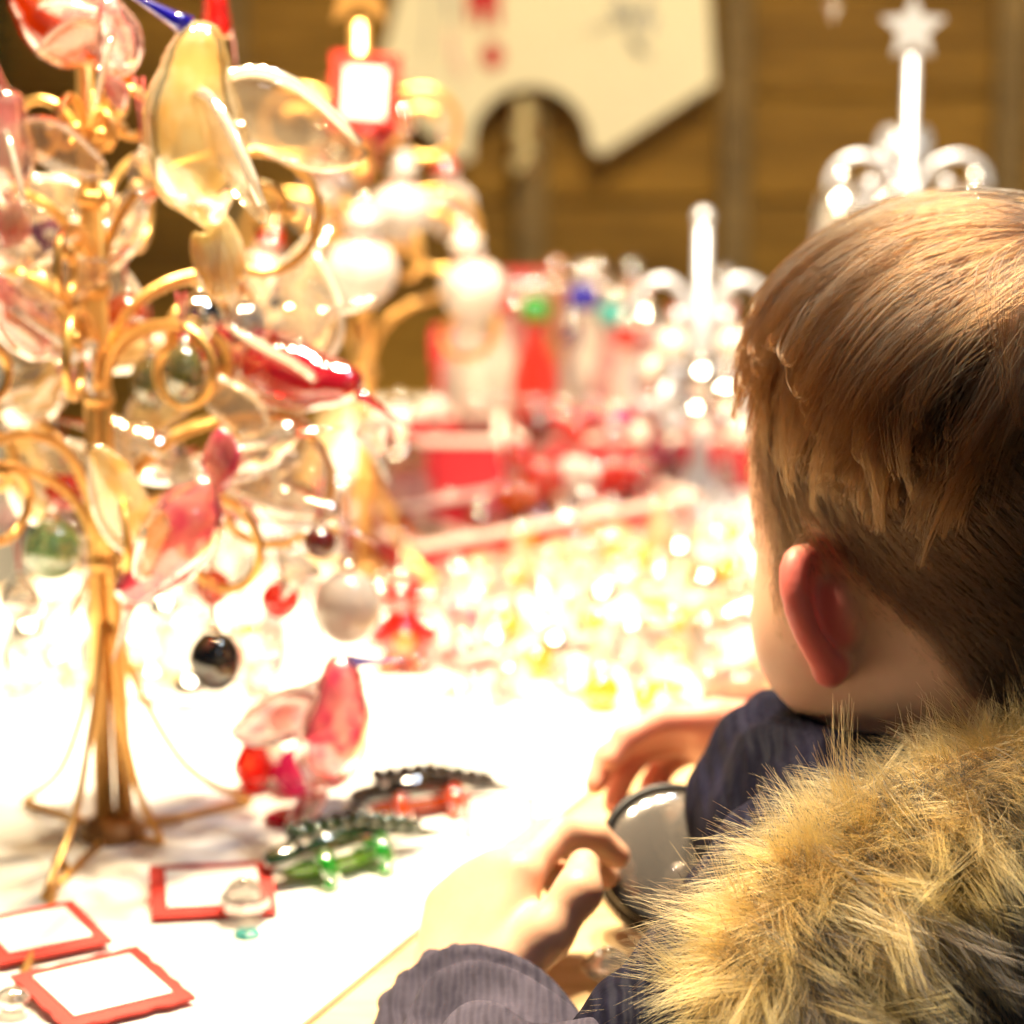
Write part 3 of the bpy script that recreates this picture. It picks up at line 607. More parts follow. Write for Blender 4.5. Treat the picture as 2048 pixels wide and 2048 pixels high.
b = MB(); b.tube(crv([Vector(at_z(a, c_, TZ + .003)) - at_z(110, 1800) for a, c_ in ((140, 1745), (115, 1715), (105, 1790), (85, 1860), (55, 1930), (25, 2000))], 26), .0022, 8); b.build('wire', M['gold'], gh)
b = MB(); b.ell(Vector(at_z(25, 2000, TZ + .007)) - at_z(110, 1800), (.008, .007, .006), 12, 8); b.build('bead', M['crystal'], gh)
# ------------------------------------------------------------------ red glass bear, big clear globe
t = thing('glass_bear', 'red orange glass bear with a yellow belly standing on the cloth', 'ornament', at_z(806, 1342) + Vector((0, 0, .0255)), None, None, 1.15)
b = MB(); b.ell((0, 0, -.004), (.0125, .011, .0145), 20, 14); b.build('body', M['redg'], t)
b = MB(); b.ell((0, -.001, .016), (.0092, .009, .0088), 18, 12); b.build('head', M['redg'], t)
for sx in (-1, 1):
    b = MB(); b.ell((sx * .0075, 0, .0235), (.0032, .002, .0032), 10, 8); b.build('ear', M['redg'], t)
    b = MB(); b.tube([(sx * .010, -.002, .005), (sx * .0145, -.005, -.002), (sx * .012, -.008, -.006)], [.0042, .004, .0035], 8); b.build('arm', M['redg'], t)
    b = MB(); b.ell((sx * .0078, -.005, -.017), (.0055, .0065, .005), 10, 8); b.build('leg', M['orange'], t)
b = MB(); b.ell((.001, -.0085, -.005), (.0058, .0042, .0062), 14, 10); b.build('belly', M['yellow'], t)
b = MB(); b.ell((0, -.009, .014), (.0035, .003, .003), 10, 8); b.build('snout', M['palepinkg'], t)
b = MB(); b.lathe([(.003, .0245), (.0035, .026), (.0035, .029), (.0008, .031)], 10); b.tube([(0, 0, .031), (.0005, 0, .05)], .0008, 5); b.build('cap', M['cap'], t)
t = thing('glass_globe', 'large clear glass globe on a pale foot near the boy', 'ornament', at_z(1490, 1470) + Vector((.0, .03, 0)))
b = MB(); b.lathe([(.016, .0125)] + [(.034 * math.cos(R(a)), .042 + .034 * math.sin(R(a))) for a in range(-60, 91, 10)], 30); b.build('bowl', M['clear'], t)
b = MB(); b.lathe([(.022, 0), (.023, .005), (.017, .009), (.016, .0125)], 24); b.build('foot', M['palepinkg'], t)
b = MB(); b.ell((0, 0, .022), (.015, .014, .008), 14, 8); b.build('filling', M['pink'], t)
# ------------------------------------------------------------------ red boxes, trays and bottles at the back
def tray(label, c, w, d, h, rot, inner=1, rimw=.003, cat='box', inside='redbox'):
    t = thing('display_box', label, cat, c, rz(rot)); th = .003
    b = MB(); b.box((0, 0, th / 2), (w, d, th)); b.build('floor_panel', M[inside], t, False)
    for sx in (-1, 1):
        b = MB(); b.box((sx * (w / 2 - th / 2), 0, h / 2 + th / 2), (th, d, h - th)); b.build('side_panel', M['redbox'], t, False)
        b = MB(); b.box((0, sx * (d / 2 - th / 2), h / 2 + th / 2), (w - 2 * th, th, h - th)); b.build('side_panel', M['redbox'], t, False)
    for sx in (-1, 1):
        b = MB(); b.box((sx * (w / 2 - th / 2), 0, h + .002), (rimw + .002, d + .003, .004)); b.build('rim', M['rim'], t, False)
        b = MB(); b.box((0, sx * (d / 2 - th / 2), h + .0025), (w - rimw - .003, rimw + .002, .0036)); b.build('rim', M['rim'], t, False)
    for k in range(1, inner):
        b = MB(); b.box((-w / 2 + w * k / inner, 0, h * .5), (.002, d - 2 * th - .001, h * .9)); b.build('divider', M['rim'], t, False)
    return t
tray('open red display box with pale rim beside the slim gold stand', Vector((-.050, 2.245, TZ)), .086, .08, .045, 0, 2)
tray('open red display box with pale rim slanting towards the short silver stand', Vector((.007, 2.127, TZ)), .22, .09, .021, 34.5, 4)
tray('shallow pale display tray under the small yellow glass pieces', Vector((.045, 1.955, TZ)), .24, .13, .008, 30, 4, .003, 'tray', 'card')
tray('low red riser box under the coloured glass bottles', Vector((.125, 2.315, TZ)), .25, .11, .034, 0, 1)
def panelbox(label, c, w, d, h):
    t = thing('gift_box', label, 'box', c); b = MB(); b.bbox_((0, 0, h * .38), (w, d, h * .76), .002); b.build('body', M['redbox'], t, False)
    b = MB(); b.bbox_((0, 0, h * .88), (w + .004, d + .004, h * .24), .002); b.build('lid', M['redbox'], t, False); return t
panelbox('dark red upright gift box standing behind the coloured bottles', Vector((at_y(1010, 600, 2.41).x, 2.42, TZ)), .056, .05, .118)
panelbox('dark red narrow gift box beside the slim gold pole', Vector((at_y(900, 700, 2.36).x, 2.36, TZ)), .022, .04, .09)
def bottle(label, loc, s, body, collar, stop, belly=1.0):
    t = thing('glass_bottle', label, 'bottle', loc, None, 'coloured glass bottles on the red riser', s)
    b = MB(); b.lathe([(.010, 0), (.014 * belly, .003), (.0155 * belly, .015), (.015 * belly, .035), (.011, .048), (.0075, .056), (.0065, .068), (.0085, .072), (.0085, .075), (.0005, .0755)], 20, None, .04, 6); b.build('body', body, t)
    b = MB(); b.lathe([(.0088, .0745), (.0098, .077), (.0095, .086), (.0075, .0885), (.0005, .089)], 16); b.build('collar', collar, t)
    b = MB(); b.ell((0, 0, .0965), (.0072, .0072, .0082), 14, 10); b.build('stopper', stop, t)
    b = MB(); b.tube([(.0155 * belly * math.cos(k * .42), .0155 * belly * math.sin(k * .42), .022) for k in range(16)], .0016, 6); b.build('band', M['crystal'], t)
    return t
for lab, px, py, y, s, body, col, st in (
    ('glass bottle with green collar, first from the snowman stand', 955, 858, 2.28, 1.02, 'frost', 'green', 'crystal'), ('glass bottle with pink collar beside the green collared one', 1000, 856, 2.30, 1.04, 'frost', 'redg', 'crystal'),
    ('red glass bottle with green collar in front of the red gift box', 1070, 850, 2.28, 1.04, 'redg', 'green', 'crystal'), ('slender copper glass bottle without a coloured collar', 1112, 835, 2.34, 1.05, 'copper', 'copper', 'copper'),
    ('glass bottle with cobalt blue collar', 1165, 845, 2.30, 1.10, 'frost', 'blue', 'crystal'), ('glass bottle with turquoise collar beside the cobalt one', 1222, 850, 2.28, 1.0, 'palepinkg', 'cyan', 'crystal'),
    ('clear glass bottle tucked behind the cobalt collared one', 1192, 820, 2.35, 1.02, 'frost', 'copper', 'crystal'), ('rose glass bottle nearest the short silver stand', 1262, 815, 2.35, 1.02, 'palepinkg', 'copper', 'greyg'),
    ('tall clear glass bottle with amber collar, last before the snowman stand', 925, 850, 2.34, .95, 'frost', 'copper', 'crystal'), ('pale rose glass bottle between the pink and green collars', 1034, 850, 2.335, .92, 'palepinkg', 'crystal', 'crystal'),
    ('clear glass bottle with violet collar beside the copper bottle', 1138, 850, 2.285, .82, 'crystal', 'purple', 'crystal'), ('short clear glass bottle with red collar under the turquoise one', 1250, 850, 2.275, .80, 'frost', 'redg', 'crystal'), ('short rose glass bottle with clear collar at the end of the riser', 1290, 850, 2.30, .86, 'palepinkg', 'crystal', 'mirror'),
    ('grey glass bottle behind the short silver stand', 1445, 815, 2.35, .98, 'greyg', 'crystal', 'greyg')):
    p_ = at_y(px, py, y); p_.z = TZ + .039; bottle(lab, p_, s * .98, M[body], M[col], M[st])
# round lidded jar and figurines left of the bottles
t = thing('lidded_jar', 'pale pink lidded glass jar behind the ruby bird', 'jar', Vector((at_y(795, 800, 2.15).x, 2.15, TZ)))
b = MB(); b.lathe([(.014, 0), (.021, .004), (.024, .02), (.022, .036), (.016, .042), (.016, .045)], 24); b.build('body', M['palepinkg'], t)
b = MB(); b.lathe([(.019, .0455), (.020, .048), (.015, .058), (.006, .064), (.003, .066)], 24); b.build('lid', M['copper'], t)
b = MB(); b.ell((0, 0, .072), (.006, .006, .0075), 14, 10); b.build('knob', M['crystal'], t)
def nutcracker(label, loc, s, coat, trim):
    t = thing('glass_soldier', label, 'figurine', loc, None, 'red glass soldiers in the red boxes', s)
    b = MB(); b.lathe([(.010, 0), (.011, .004), (.008, .006), (.0075, .026)], 14); b.build('legs', M['dkred'], t)
    b = MB(); b.lathe([(.0095, .025), (.0115, .029), (.0105, .040), (.012, .048), (.006, .052)], 16); b.build('coat', coat, t)
    for sx in (-1, 1):
        b = MB(); b.tube([(sx * .011, 0, .047), (sx * .0145, -.002, .038), (sx * .013, -.005, .029)], [.0036, .0034, .003], 8); b.build('arm', coat, t)
    b = MB(); b.ell((0, 0, .058), (.0072, .007, .0078), 14, 10); b.build('head', M['palepinkg'], t)
    b = MB(); b.lathe([(.0078, .063), (.0088, .065), (.0085, .080), (.0005, .082)], 16); b.build('hat', trim, t)
    b = MB(); b.ell((0, 0, .0845), (.003,) * 3, 8, 6); b.build('plume', M['crystal'], t)
    return t
for lab, px, y, s, c_, h_ in (('red glass soldier with white hat in the box before the bottles', 870, 2.245, .8, 'redg', 'white'), ('red glass soldier with dark red hat between the two red boxes', 1078, 2.135, .98, 'redg', 'dkred'),
    ('orange red glass soldier with orange hat beside the dark hatted one', 1030, 2.115, .8, 'orange', 'redg'), ('magenta glass soldier with white hat near the short silver stand', 1320, 2.24, .85, 'magenta', 'white'),
    ('red glass soldier with pink hat in the slanting box', 1225, 2.175, .78, 'redg', 'palepinkg'), ('white glass soldier with red hat in the slanting box', 1150, 2.165, .85, 'white', 'redg'),
    ('ruby glass soldier with white hat at the far end of the slanting box', 1280, 2.19, .75, 'ruby', 'white')):
    nutcracker(lab, Vector((at_y(px, 900, y).x, y, TZ + .0035)), s, M[c_], M[h_])
# glass bells on the silver star stand
for lab, px, py, dy, r in (('clear glass bell under the left scroll of the silver star stand', 1682, 440, -.02, .019), ('clear glass bell beside the silver star stand pole', 1800, 455, -.04, .016), ('clear glass bell under the right scroll of the silver star stand', 1950, 430, -.01, .017), ('clear glass bell behind the silver star stand pole', 1770, 430, .05, .015)):
    t = thing('glass_bell', lab, 'ornament', at_y(px, py, 2.15 + dy))
    b = MB(); b.lathe([(.0006, r * 1.25), (r * .35, r * 1.2), (r * .75, r * .8), (r * .95, 0), (r * 1.02, -r * .9), (r * .9, -r * .9), (r * .8, 0), (r * .3, r)], 20, None, .03, 10); b.build('bell', M['crystal'], t)
    b = MB(); b.ell((0, 0, -r * .7), (r * .25,) * 3, 10, 8); b.build('clapper', M['palepinkg'], t)
    b = MB(); b.ell((0, 0, r * 1.45), (r * .28,) * 3, 10, 8); b.build('knob', M['mirror'], t)
for k, (px, py, r) in enumerate(((1345, 690, .011), (1290, 640, .009), (1465, 690, .011), (1405, 760, .014), (1350, 800, .012), (1450, 790, .012), (1310, 740, .010), (1395, 830, .011), (1480, 860, .011), (1335, 865, .009))):
    bauble('%s glass ball hung on the short silver stand' % ('mirror silver' if k % 2 else 'plain white'), at_y(px, py, 2.16 + .03 * math.sin(k * 2.2)), r, M['mirror'] if k % 2 else M['white'], 1, .01, 'silvered balls on the short silver stand')
spike('single glass drop hanging high against the boards', at_y(1665, 8, 2.3), .012, .007, M['crystal'])
# ------------------------------------------------------------------ the small glass pieces spread over the cloth
def small_proto(kind, mat):
    t = thing('glass_piece', 'x', 'ornament')
    if kind == 'ball':
        b = MB(); b.ell((0, 0, .009), (.009,) * 3, 16, 10); b.build('ball', mat, t); b = MB(); b.lathe([(.003, .0175), (.0032, .020), (.0006, .022)], 10); b.build('cap', M['cap'], t)
    elif kind == 'candy':
        b = MB(); b.ell((0, 0, .006), (.010, .006, .006), 14, 8); b.build('sweet', mat, t)
        for sx in (-1, 1): b = MB(); b.lathe([(.001, 0), (.0055, .007), (.004, .0065)], 9, Matrix.Translation((sx * .009, 0, .006)) @ Matrix.Rotation(R(90 * sx), 4, 'Y'), .15, 3); b.build('wrapper_end', M['crystal'], t)
    elif kind == 'tree':
        b = MB(); b.lathe([(.0095, .003), (.005, .010), (.0075, .010), (.0035, .018), (.0052, .018), (.0006, .028)], 12, None, .08, 6); b.build('cone', mat, t); b = MB(); b.lathe([(.004, 0), (.003, .003)], 10); b.build('foot', M['cap'], t)
    elif kind == 'drop':
        b = MB(); b.lathe([(.0005, 0), (.006, .002), (.0085, .008), (.006, .016), (.0025, .022), (.0012, .028)], 9); b.build('drop', mat, t, False); b = MB(); b.tube([(.002 * math.cos(k * .55), 0, .0295 + .002 * math.sin(k * .55)) for k in range(12)], .0006, 5); b.build('hanging_loop', M['cap'], t)
    else:
        b = MB(); b.prism(star_poly(.012, .0055), .005); b.build('star', mat, t, False); b = MB(); b.ell((0, 0, .0055), (.004, .004, .0025), 10, 6); b.build('centre', M['crystal'], t)
    return t
GL = 'small glass pieces crowded on the cloth'
kinds = [('ball', 'yellow', 'yellow glass ball'), ('ball', 'crystal', 'clear silvered ball'), ('candy', 'paleyel', 'pale yellow glass sweet'), ('candy', 'orange', 'orange glass sweet'), ('tree', 'crystal', 'clear glass fir tree'),
         ('drop', 'crystal', 'clear cut-glass drop'), ('drop', 'palepinkg', 'pale pink glass drop'), ('star', 'yellow', 'yellow glass star'), ('star', 'crystal', 'clear glass star'), ('ball', 'mirror', 'mirror-bright silver ball'), ('tree', 'paleyel', 'pale yellow glass fir tree'), ('candy', 'palepinkg', 'pale pink glass sweet'), ('ball', 'pink', 'rose glass ball')]
protos = {}
spots = []
def try_add(p, r):
    for q, rr in spots:
        if (p - q).length < (r + rr): return False
    spots.append((p, r)); return True
def scatter(n, pxr, pyr, weights, where, z=TZ, sc=(.8, 1.25)):
    k = 0; tries = 0
    while k < n and tries < 4000:
        tries += 1
        px = random.uniform(*pxr); py = random.uniform(*pyr); p = at_z(px, py, z); s = random.uniform(*sc)
        if px > 1500: continue
        if not try_add(Vector((p.x, p.y, 0)), .0095 * s): continue
        kd = random.choices(kinds, weights)[0]
        if kd[:2] not in protos:
            o = protos[kd[:2]] = small_proto(kd[0], M[kd[1]])
        else: o = dup(protos[kd[:2]])
        place(o, p, rz(random.uniform(0, 360)), s, 'small %s %s' % (kd[2], where), GL); k += 1
for q in (FB, G2, S1, S2): spots.append((Vector((q.x, q.y, 0)), .03))
scatter(80, (840, 1480), (1085, 1230), [4, 3, 5, .5, 1, 1, 1, 4, 3, 2, 2, 1, .3], 'lying in the shallow pale display tray', TZ + .0045)
scatter(48, (880, 1440), (1235, 1420), [1, 4, 1, .5, 3, 4, 1, 1, 3, 2, 1, 1, .3], 'on the cloth between the pale tray and the child')
scatter(34, (0, 560), (1260, 1420), [1, 4, 1, .3, 3, 4, 1, 1, 3, 2, 1, .5, .3], 'on the bright cloth behind the gold stand\'s pole')
scatter(26, (740, 960), (1120, 1330), [1, 4, 1, .3, 3, 4, 1, 1, 3, 2, 1, .5, .3], 'on the cloth around the red glass bear')
scatter(30, (640, 900), (960, 1090), [1, 4, 1, .3, 3, 4, 1, 1, 3, 2, 1, .5, .6], 'on the cloth near the ruby bird\'s beak')
scatter(30, (1030, 1460), (975, 1075), [1, 4, 1, .3, 3, 4, 2, 1, 3, 2, 1, 1, .6], 'crowded before the slanting red display box', TZ + .0035)
scatter(30, (0, 640), (1040, 1250), [1, 4, 1, .3, 3, 4, 1, 1, 3, 2, 1, .5, .6], 'on the cloth under the gold stand\'s left arms')
# baubles heaped in the two red display boxes
kinds2 = [('ball', 'redg', 'red glass ball'), ('ball', 'ruby', 'ruby glass ball'), ('ball', 'mirror', 'mirror-bright silver ball'), ('drop', 'crystal', 'clear cut-glass drop'), ('ball', 'magenta', 'magenta glass ball'), ('tree', 'white', 'white glazed fir tree'), ('star', 'redg', 'red glass star'), ('ball', 'copper', 'copper glass ball')]
for (cx, cy_, w_, d_, ro, n_, wh) in ((.007, 2.127, .20, .07, 34.5, 26, 'lying in the slanting red display box'), (-.050, 2.245, .07, .06, 0, 7, 'in the red display box beside the slim gold stand'), (.125, 2.262, .22, .012, 0, 9, 'in front of the bottles on the red riser')):
    k = 0; tr_ = 0
    while k < n_ and tr_ < 600:
        tr_ += 1; a, b_ = random.uniform(-.5, .5) * w_, random.uniform(-.5, .5) * d_; c_, s_ = math.cos(R(ro)), math.sin(R(ro))
        p = Vector((cx + a * c_ - b_ * s_, cy_ + a * s_ + b_ * c_, 0)); sc_ = random.uniform(1.0, 1.5)
        if not try_add(p, .0085 * sc_): continue
        kd = random.choice(kinds2)
        if kd[:2] not in protos: o = protos[kd[:2]] = small_proto(kd[0], M[kd[1]])
        else: o = dup(protos[kd[:2]])
        place(o, Vector((p.x, p.y, TZ + (.039 if 'riser' in wh else .0035))), rz(random.uniform(0, 360)), sc_, 'small %s %s' % (kd[2], wh), 'baubles heaped in the red boxes'); k += 1
# fir sprig at the stall's left corner
p = at_y(-15, 70, 2.55); fs = thing('fir_sprig', 'green fir sprig fixed at the left end of the stall', 'greenery', p)
b = MB(); b.tube([(0, 0, .06), (.004, 0, -.03)], [.0025, .001], 6); b.build('twig', M['edge'], fs)
b = MB()
for k in range(70):
    z = .055 - k * .0012; a = k * 2.4; b.tube([(0, 0, z), (.022 * math.cos(a), .022 * math.sin(a), z - .012)], [.0009, .0003], 4)
b.build('needles', M['fir'], fs, True, 'stuff')
# ------------------------------------------------------------------ implicit-surface modelling (smooth unions, surface nets)
class SDF:
    def __init__(s, lo, hi, h):
        s.lo = np.array(lo, float); s.h = h; s.n = np.ceil((np.array(hi) - s.lo) / h).astype(int) + 1
        s.D = np.full(s.n, .06, np.float32)
    def win(s, lo, hi):
        a = np.clip(np.floor((np.array(lo) - s.lo) / s.h).astype(int), 0, s.n); b = np.clip(np.ceil((np.array(hi) - s.lo) / s.h).astype(int) + 1, 0, s.n)
        if np.any(b <= a): return None, None
        ax = [s.lo[i] + s.h * np.arange(a[i], b[i], dtype=np.float32) for i in range(3)]
        X, Y, Z = np.meshgrid(*ax, indexing='ij'); return (slice(a[0], b[0]), slice(a[1], b[1]), slice(a[2], b[2])), (X, Y, Z)
    def put(s, w, d, k, sub=False):
        A = s.D[w]
        if sub: A, d2 = -A, d
        else: d2 = d
        if k > 0:
            hh = np.maximum(k - np.abs(A - d2), 0) / k; q = np.minimum(A, d2) - hh * hh * k * .25
        else: q = np.minimum(A, d2)
        s.D[w] = -q if sub else q
    def cap(s, a, b, ra, rb=None, k=.01, sub=False):
        rb = ra if rb is None else rb; a = np.array(a, float); b = np.array(b, float); m = max(ra, rb) + k + .012
        w, P = s.win(np.minimum(a, b) - m, np.maximum(a, b) + m)
        if w is None: return
        ab = b - a; L2 = max(ab @ ab, 1e-12)
        t = np.clip(((P[0] - a[0]) * ab[0] + (P[1] - a[1]) * ab[1] + (P[2] - a[2]) * ab[2]) / L2, 0, 1)
        d = np.sqrt((P[0] - a[0] - t * ab[0]) ** 2 + (P[1] - a[1] - t * ab[1]) ** 2 + (P[2] - a[2] - t * ab[2]) ** 2) - (ra + (rb - ra) * t)
        s.put(w, d, k, sub)
    def ell(s, c, r, k=.01, rot=None, sub=False):
        c = np.array(c, float); r = np.array(r, float); m = r.max() + k + .012
        w, P = s.win(c - m, c + m)
        if w is None: return
        Q = [P[i] - c[i] for i in range(3)]
        if rot is not None:
            T = np.array(rot).T; Q = [T[i][0] * Q[0] + T[i][1] * Q[1] + T[i][2] * Q[2] for i in range(3)]
        k0 = np.sqrt(sum((Q[i] / r[i]) ** 2 for i in range(3))); k1 = np.sqrt(sum((Q[i] / r[i] ** 2) ** 2 for i in range(3)))
        s.put(w, (k0 * (k0 - 1) / np.maximum(k1, 1e-6)).astype(np.float32), k, sub)
    def chain(s, pts, rad, k=.01, sub=False):
        for i in range(len(pts) - 1): s.cap(pts[i], pts[i + 1], rad[i], rad[i + 1], k, sub)
    def mesh(s, name, mat, parent=None, smooth=2):
        D = s.D; S = D < 0; n = s.n
        c = np.zeros(n - 1, np.int8)
        for i in (0, 1):
            for j in (0, 1):
                for k in (0, 1): c += S[i:n[0] - 1 + i, j:n[1] - 1 + j, k:n[2] - 1 + k]
        act = (c > 0) & (c < 8); I = np.argwhere(act); idx = np.full(n - 1, -1, np.int32); idx[act] = np.arange(len(I))
        acc = np.zeros((len(I), 3)); cnt = np.zeros(len(I))
        cs = [(i, j, k) for i in (0, 1) for j in (0, 1) for k in (0, 1)]
        for a in cs:
            for ax in range(3):
                if a[ax]: continue
                b = list(a); b[ax] = 1
                va = D[I[:, 0] + a[0], I[:, 1] + a[1], I[:, 2] + a[2]]; vb = D[I[:, 0] + b[0], I[:, 1] + b[1], I[:, 2] + b[2]]
                x = (va < 0) != (vb < 0); t = np.where(x, va / np.where(x, va - vb, 1), 0)
                p = np.tile(np.array(a, float), (len(I), 1)); p[:, ax] = t
                acc[x] += p[x]; cnt[x] += 1
        V = s.lo + s.h * (I + acc / cnt[:, None]); F = []
        for ax in range(3):
            sl0 = [slice(None)] * 3; sl1 = [slice(None)] * 3; sl0[ax] = slice(0, -1); sl1[ax] = slice(1, None)
            x = S[tuple(sl0)] != S[tuple(sl1)]; E = np.argwhere(x); u, v = [(1, 2), (2, 0), (0, 1)][ax]
            ok = (E[:, u] > 0) & (E[:, v] > 0) & (E[:, u] < n[u] - 1) & (E[:, v] < n[v] - 1); E = E[ok]
            def cell(du, dv):
                q = E.copy(); q[:, u] += du; q[:, v] += dv; return idx[q[:, 0], q[:, 1], q[:, 2]]
            q = np.stack([cell(-1, -1), cell(0, -1), cell(0, 0), cell(-1, 0)], 1)
            ins = S[E[:, 0], E[:, 1], E[:, 2]]; q[~ins] = q[~ins][:, ::-1]; F.append(q)
        F = np.concatenate(F); F = F[(F >= 0).all(1)]
        for _ in range(smooth):
            A = np.zeros_like(V); C = np.zeros(len(V))
            for a, b in ((0, 1), (1, 2), (2, 3), (3, 0)):
                np.add.at(A, F[:, a], V[F[:, b]]); np.add.at(C, F[:, a], 1); np.add.at(A, F[:, b], V[F[:, a]]); np.add.at(C, F[:, b], 1)
            V = V * .5 + .5 * A / np.maximum(C, 1)[:, None]
        me = bpy.data.meshes.new(name); me.vertices.add(len(V)); me.vertices.foreach_set('co', V.ravel().astype(np.float32))
        me.loops.add(F.size); me.loops.foreach_set('vertex_index', F.ravel().astype(np.int32))
        me.polygons.add(len(F)); me.polygons.foreach_set('loop_start', np.arange(0, F.size, 4, dtype=np.int32))
        me.update(calc_edges=True); me.shade_smooth(); me.materials.append(mat)
        return link(name, me, parent)
# ------------------------------------------------------------------ the boy
nv = lambda v: np.array(v, float)
PSI, PIT, ROL = R(44), R(14), R(-3); HS = 1.09
HC = nv(at_y(1940, 1058, 1.41))
HR = np.array(Matrix.Rotation(PSI, 3, 'Z') @ Matrix.Rotation(-PIT, 3, 'X') @ Matrix.Rotation(ROL, 3, 'Y'))
hp = lambda x, y, z: HC + HR @ nv((x, y, z)) * HS
C = nv((.185, 1.40, .785)); left = nv((-.5, -.866, 0)); fwdb = nv((-.866, .5, 0))
SL, SR = C + left * .105, C - left * .105
EL, WL = nv((.012, 1.180, .705)), nv(at_y(912, 2022, 1.362))
ER, WR = nv((.265, 1.575, .76)), nv((.145, 1.560, .775))
skin = pm('skin', (.68, .40, .27), .45, noise=.10, nscale=60, sss=.4, spec=.35)
boy = thing('person', 'child in a dark jacket with furry hood, seen from behind, holding a round glass-topped tin', 'person', (0, 0, 0))
S = SDF((-.08, 1.12, -.0), (.46, 1.70, 1.12), .0021)
# skull, face, neck
def he(c, r, k=.01, rot=None, sub=False): S.ell(hp(*c), nv(r) * HS, k, HR if rot is None else rot, sub)
he((0, -.012, .036), (.0725, .0915, .079))
he((0, .034, -.002), (.062, .050, .076), .03); he((0, .028, -.047), (.055, .052, .040), .03)
he((0, .062, -.074), (.019, .016, .014), .025)
for sx in (-1, 1):
    he((sx * .042, .047, -.030), (.027, .028, .030), .025)
    he((sx * .028, .086, .008), (.013, .010, .009), .008, None, True)
    he((sx * .028, .076, .007), (.0105, .0105, .0105), .003)
S.cap(hp(0, .080, .012), hp(0, .089, -.016), .006, .0085, .012); he((0, .087, -.020), (.011, .010, .0075), .008)
he((0, .080, -.046), (.019, .008, .0045), .006); he((0, .079, -.054), (.016, .008, .005), .006)
nb = C + nv((0, 0, .005)); S.cap(hp(0, -.030, -.035), nb, .047, .050, .03)
# ears: helix rim, thin back shell, hollow in front, lobe
for sx in (-1, 1):
    o_ = nv((sx * .0660, .023, -.016)); bk = nv((sx * .97, -.243, 0)); nr = nv((sx * .243, .97, 0)); zz = nv((0, .06, 1))
    E = lambda b, z, n=0: hp(*(o_ + bk * b + zz * z + nr * n))
    ES = .84; rim = [(0, .010), (.004, .023), (.011, .0285), (.0185, .026), (.0235, .016), (.0230, .002), (.0185, -.010), (.0130, -.019), (.009, -.0255), (.003, -.0250), (-.001, -.018)]
    rs = crv([(b * ES * 1.12, z * ES, -.0012 if 0 < i < 8 else 0) for i, (b, z) in enumerate(rim)], 30)
    S.chain([E(*q) for q in rs], list(np.interp(np.linspace(0, 10, 31), range(11), [.0045, .0047, .0050, .0050, .0049, .0048, .0048, .0052, .0060, .0056, .004])), .003)
    er = HR @ np.stack([bk, nr, zz], 1)
    he_ = lambda c, r, k, sub=False: S.ell(c, nv(r) * HS, k, er, sub)
    he_(E(.0095, .003, .0005), (.0115, .0026, .0205), .003); he_(E(.0015, -.001, -.007), (.0085, .0085, .0135), .005)
    he_(E(.0075, -.002, .006), (.007, .006, .0095), .004, True)
# torso, arms, legs (mostly under the clothes)
S.cap(nb, C + nv((0, 0, -.02)), .05, .06, .03)
hip = nv((.255, 1.375, .47)); S.cap(SL * .75 + C * .25, SR * .75 + C * .25, .042, None, .03); S.cap(C - nv((0, 0, .08)), hip, .075, .075, .05)
S.chain([SL, EL, WL], [.036, .030, .021], .015); S.chain([SR, ER, WR], [.036, .030, .021], .015)
for sx in (-1, 1):
    h_ = hip + left * .045 * sx; S.chain([h_, h_ + nv((.01, -.005, -.21)), h_ + nv((.015, -.01, -.42))], [.055, .042, .03], .03)
    S.cap(h_ + nv((.015, -.01, -.435)), h_ + nv((.015, -.01, -.435)) + fwdb * .09, .026, .022, .02)
# jar axis and place
JC = nv(at_y(1345, 1710, 1.455)); JN = nv((.10, -.80, .60)); JN /= np.linalg.norm(JN)
# left hand: back to the light, fingers round the tin's near side
def hand(W, a, n, thumb, curls, thumb_pts, s=1.0, spread=1.0):
    a = a / np.linalg.norm(a); n = n - a * (a @ n); n /= np.linalg.norm(n); t = thumb - a * (a @ thumb) - n * (n @ thumb); t /= np.linalg.norm(t)
    S.ell(W + a * .030 * s, nv((.024, .030, .0125)) * s, .014, np.stack([t, a, n], 1))
    for i, off in enumerate((.021, .007, -.007, -.020)):
        kx = W + a * ((.054, .058, .055, .048)[i]) * s + t * off * s * spread + n * .004 * s
        S.cap(W + a * .012 + t * off * .55, kx, .012 * s, .0095 * s, .012)
        p = kx; ang = 0; L = ((.028, .019, .014), (.031, .021, .015), (.029, .020, .015), (.023, .016, .013))[i]
        for j in range(3):
            ang += R(curls[i][j]); d = a * math.cos(ang) - n * math.sin(ang); q = p + d * L[j] * s
            S.cap(p, q, (.0080, .0074, .0066)[j] * s, (.0074, .0066, .0056)[j] * s, .0035); p = q
    tp = [W + a * x * s + t * y * s - n * z * s for x, y, z in thumb_pts]
    S.chain(tp, [.0125 * s, .0095 * s, .0082 * s, .0066 * s][:len(tp)], .007)
hand(WL, nv((.25, .72, .62)), nv((-.75, -.60, .30)), nv((.60, -.56, .39)), [(25, 38, 30), (32, 42, 32), (38, 45, 32), (42, 48, 30)], [(.010, .016, .002), (.030, .034, .006), (.048, .044, .008), (.062, .040, .010)], 1.12)
hand(WR, nv((-.95, -.12, .12)), nv((-.10, .55, .80)), nv((-.1, -.6, .75)), [(8, 22, 28), (12, 28, 28), (18, 34, 28), (26, 38, 28)], [(.012, .014, .004), (.030, .030, .010), (.046, .038, .018), (.058, .036, .026)], .98)
body = S.mesh('body', skin, boy, 2)
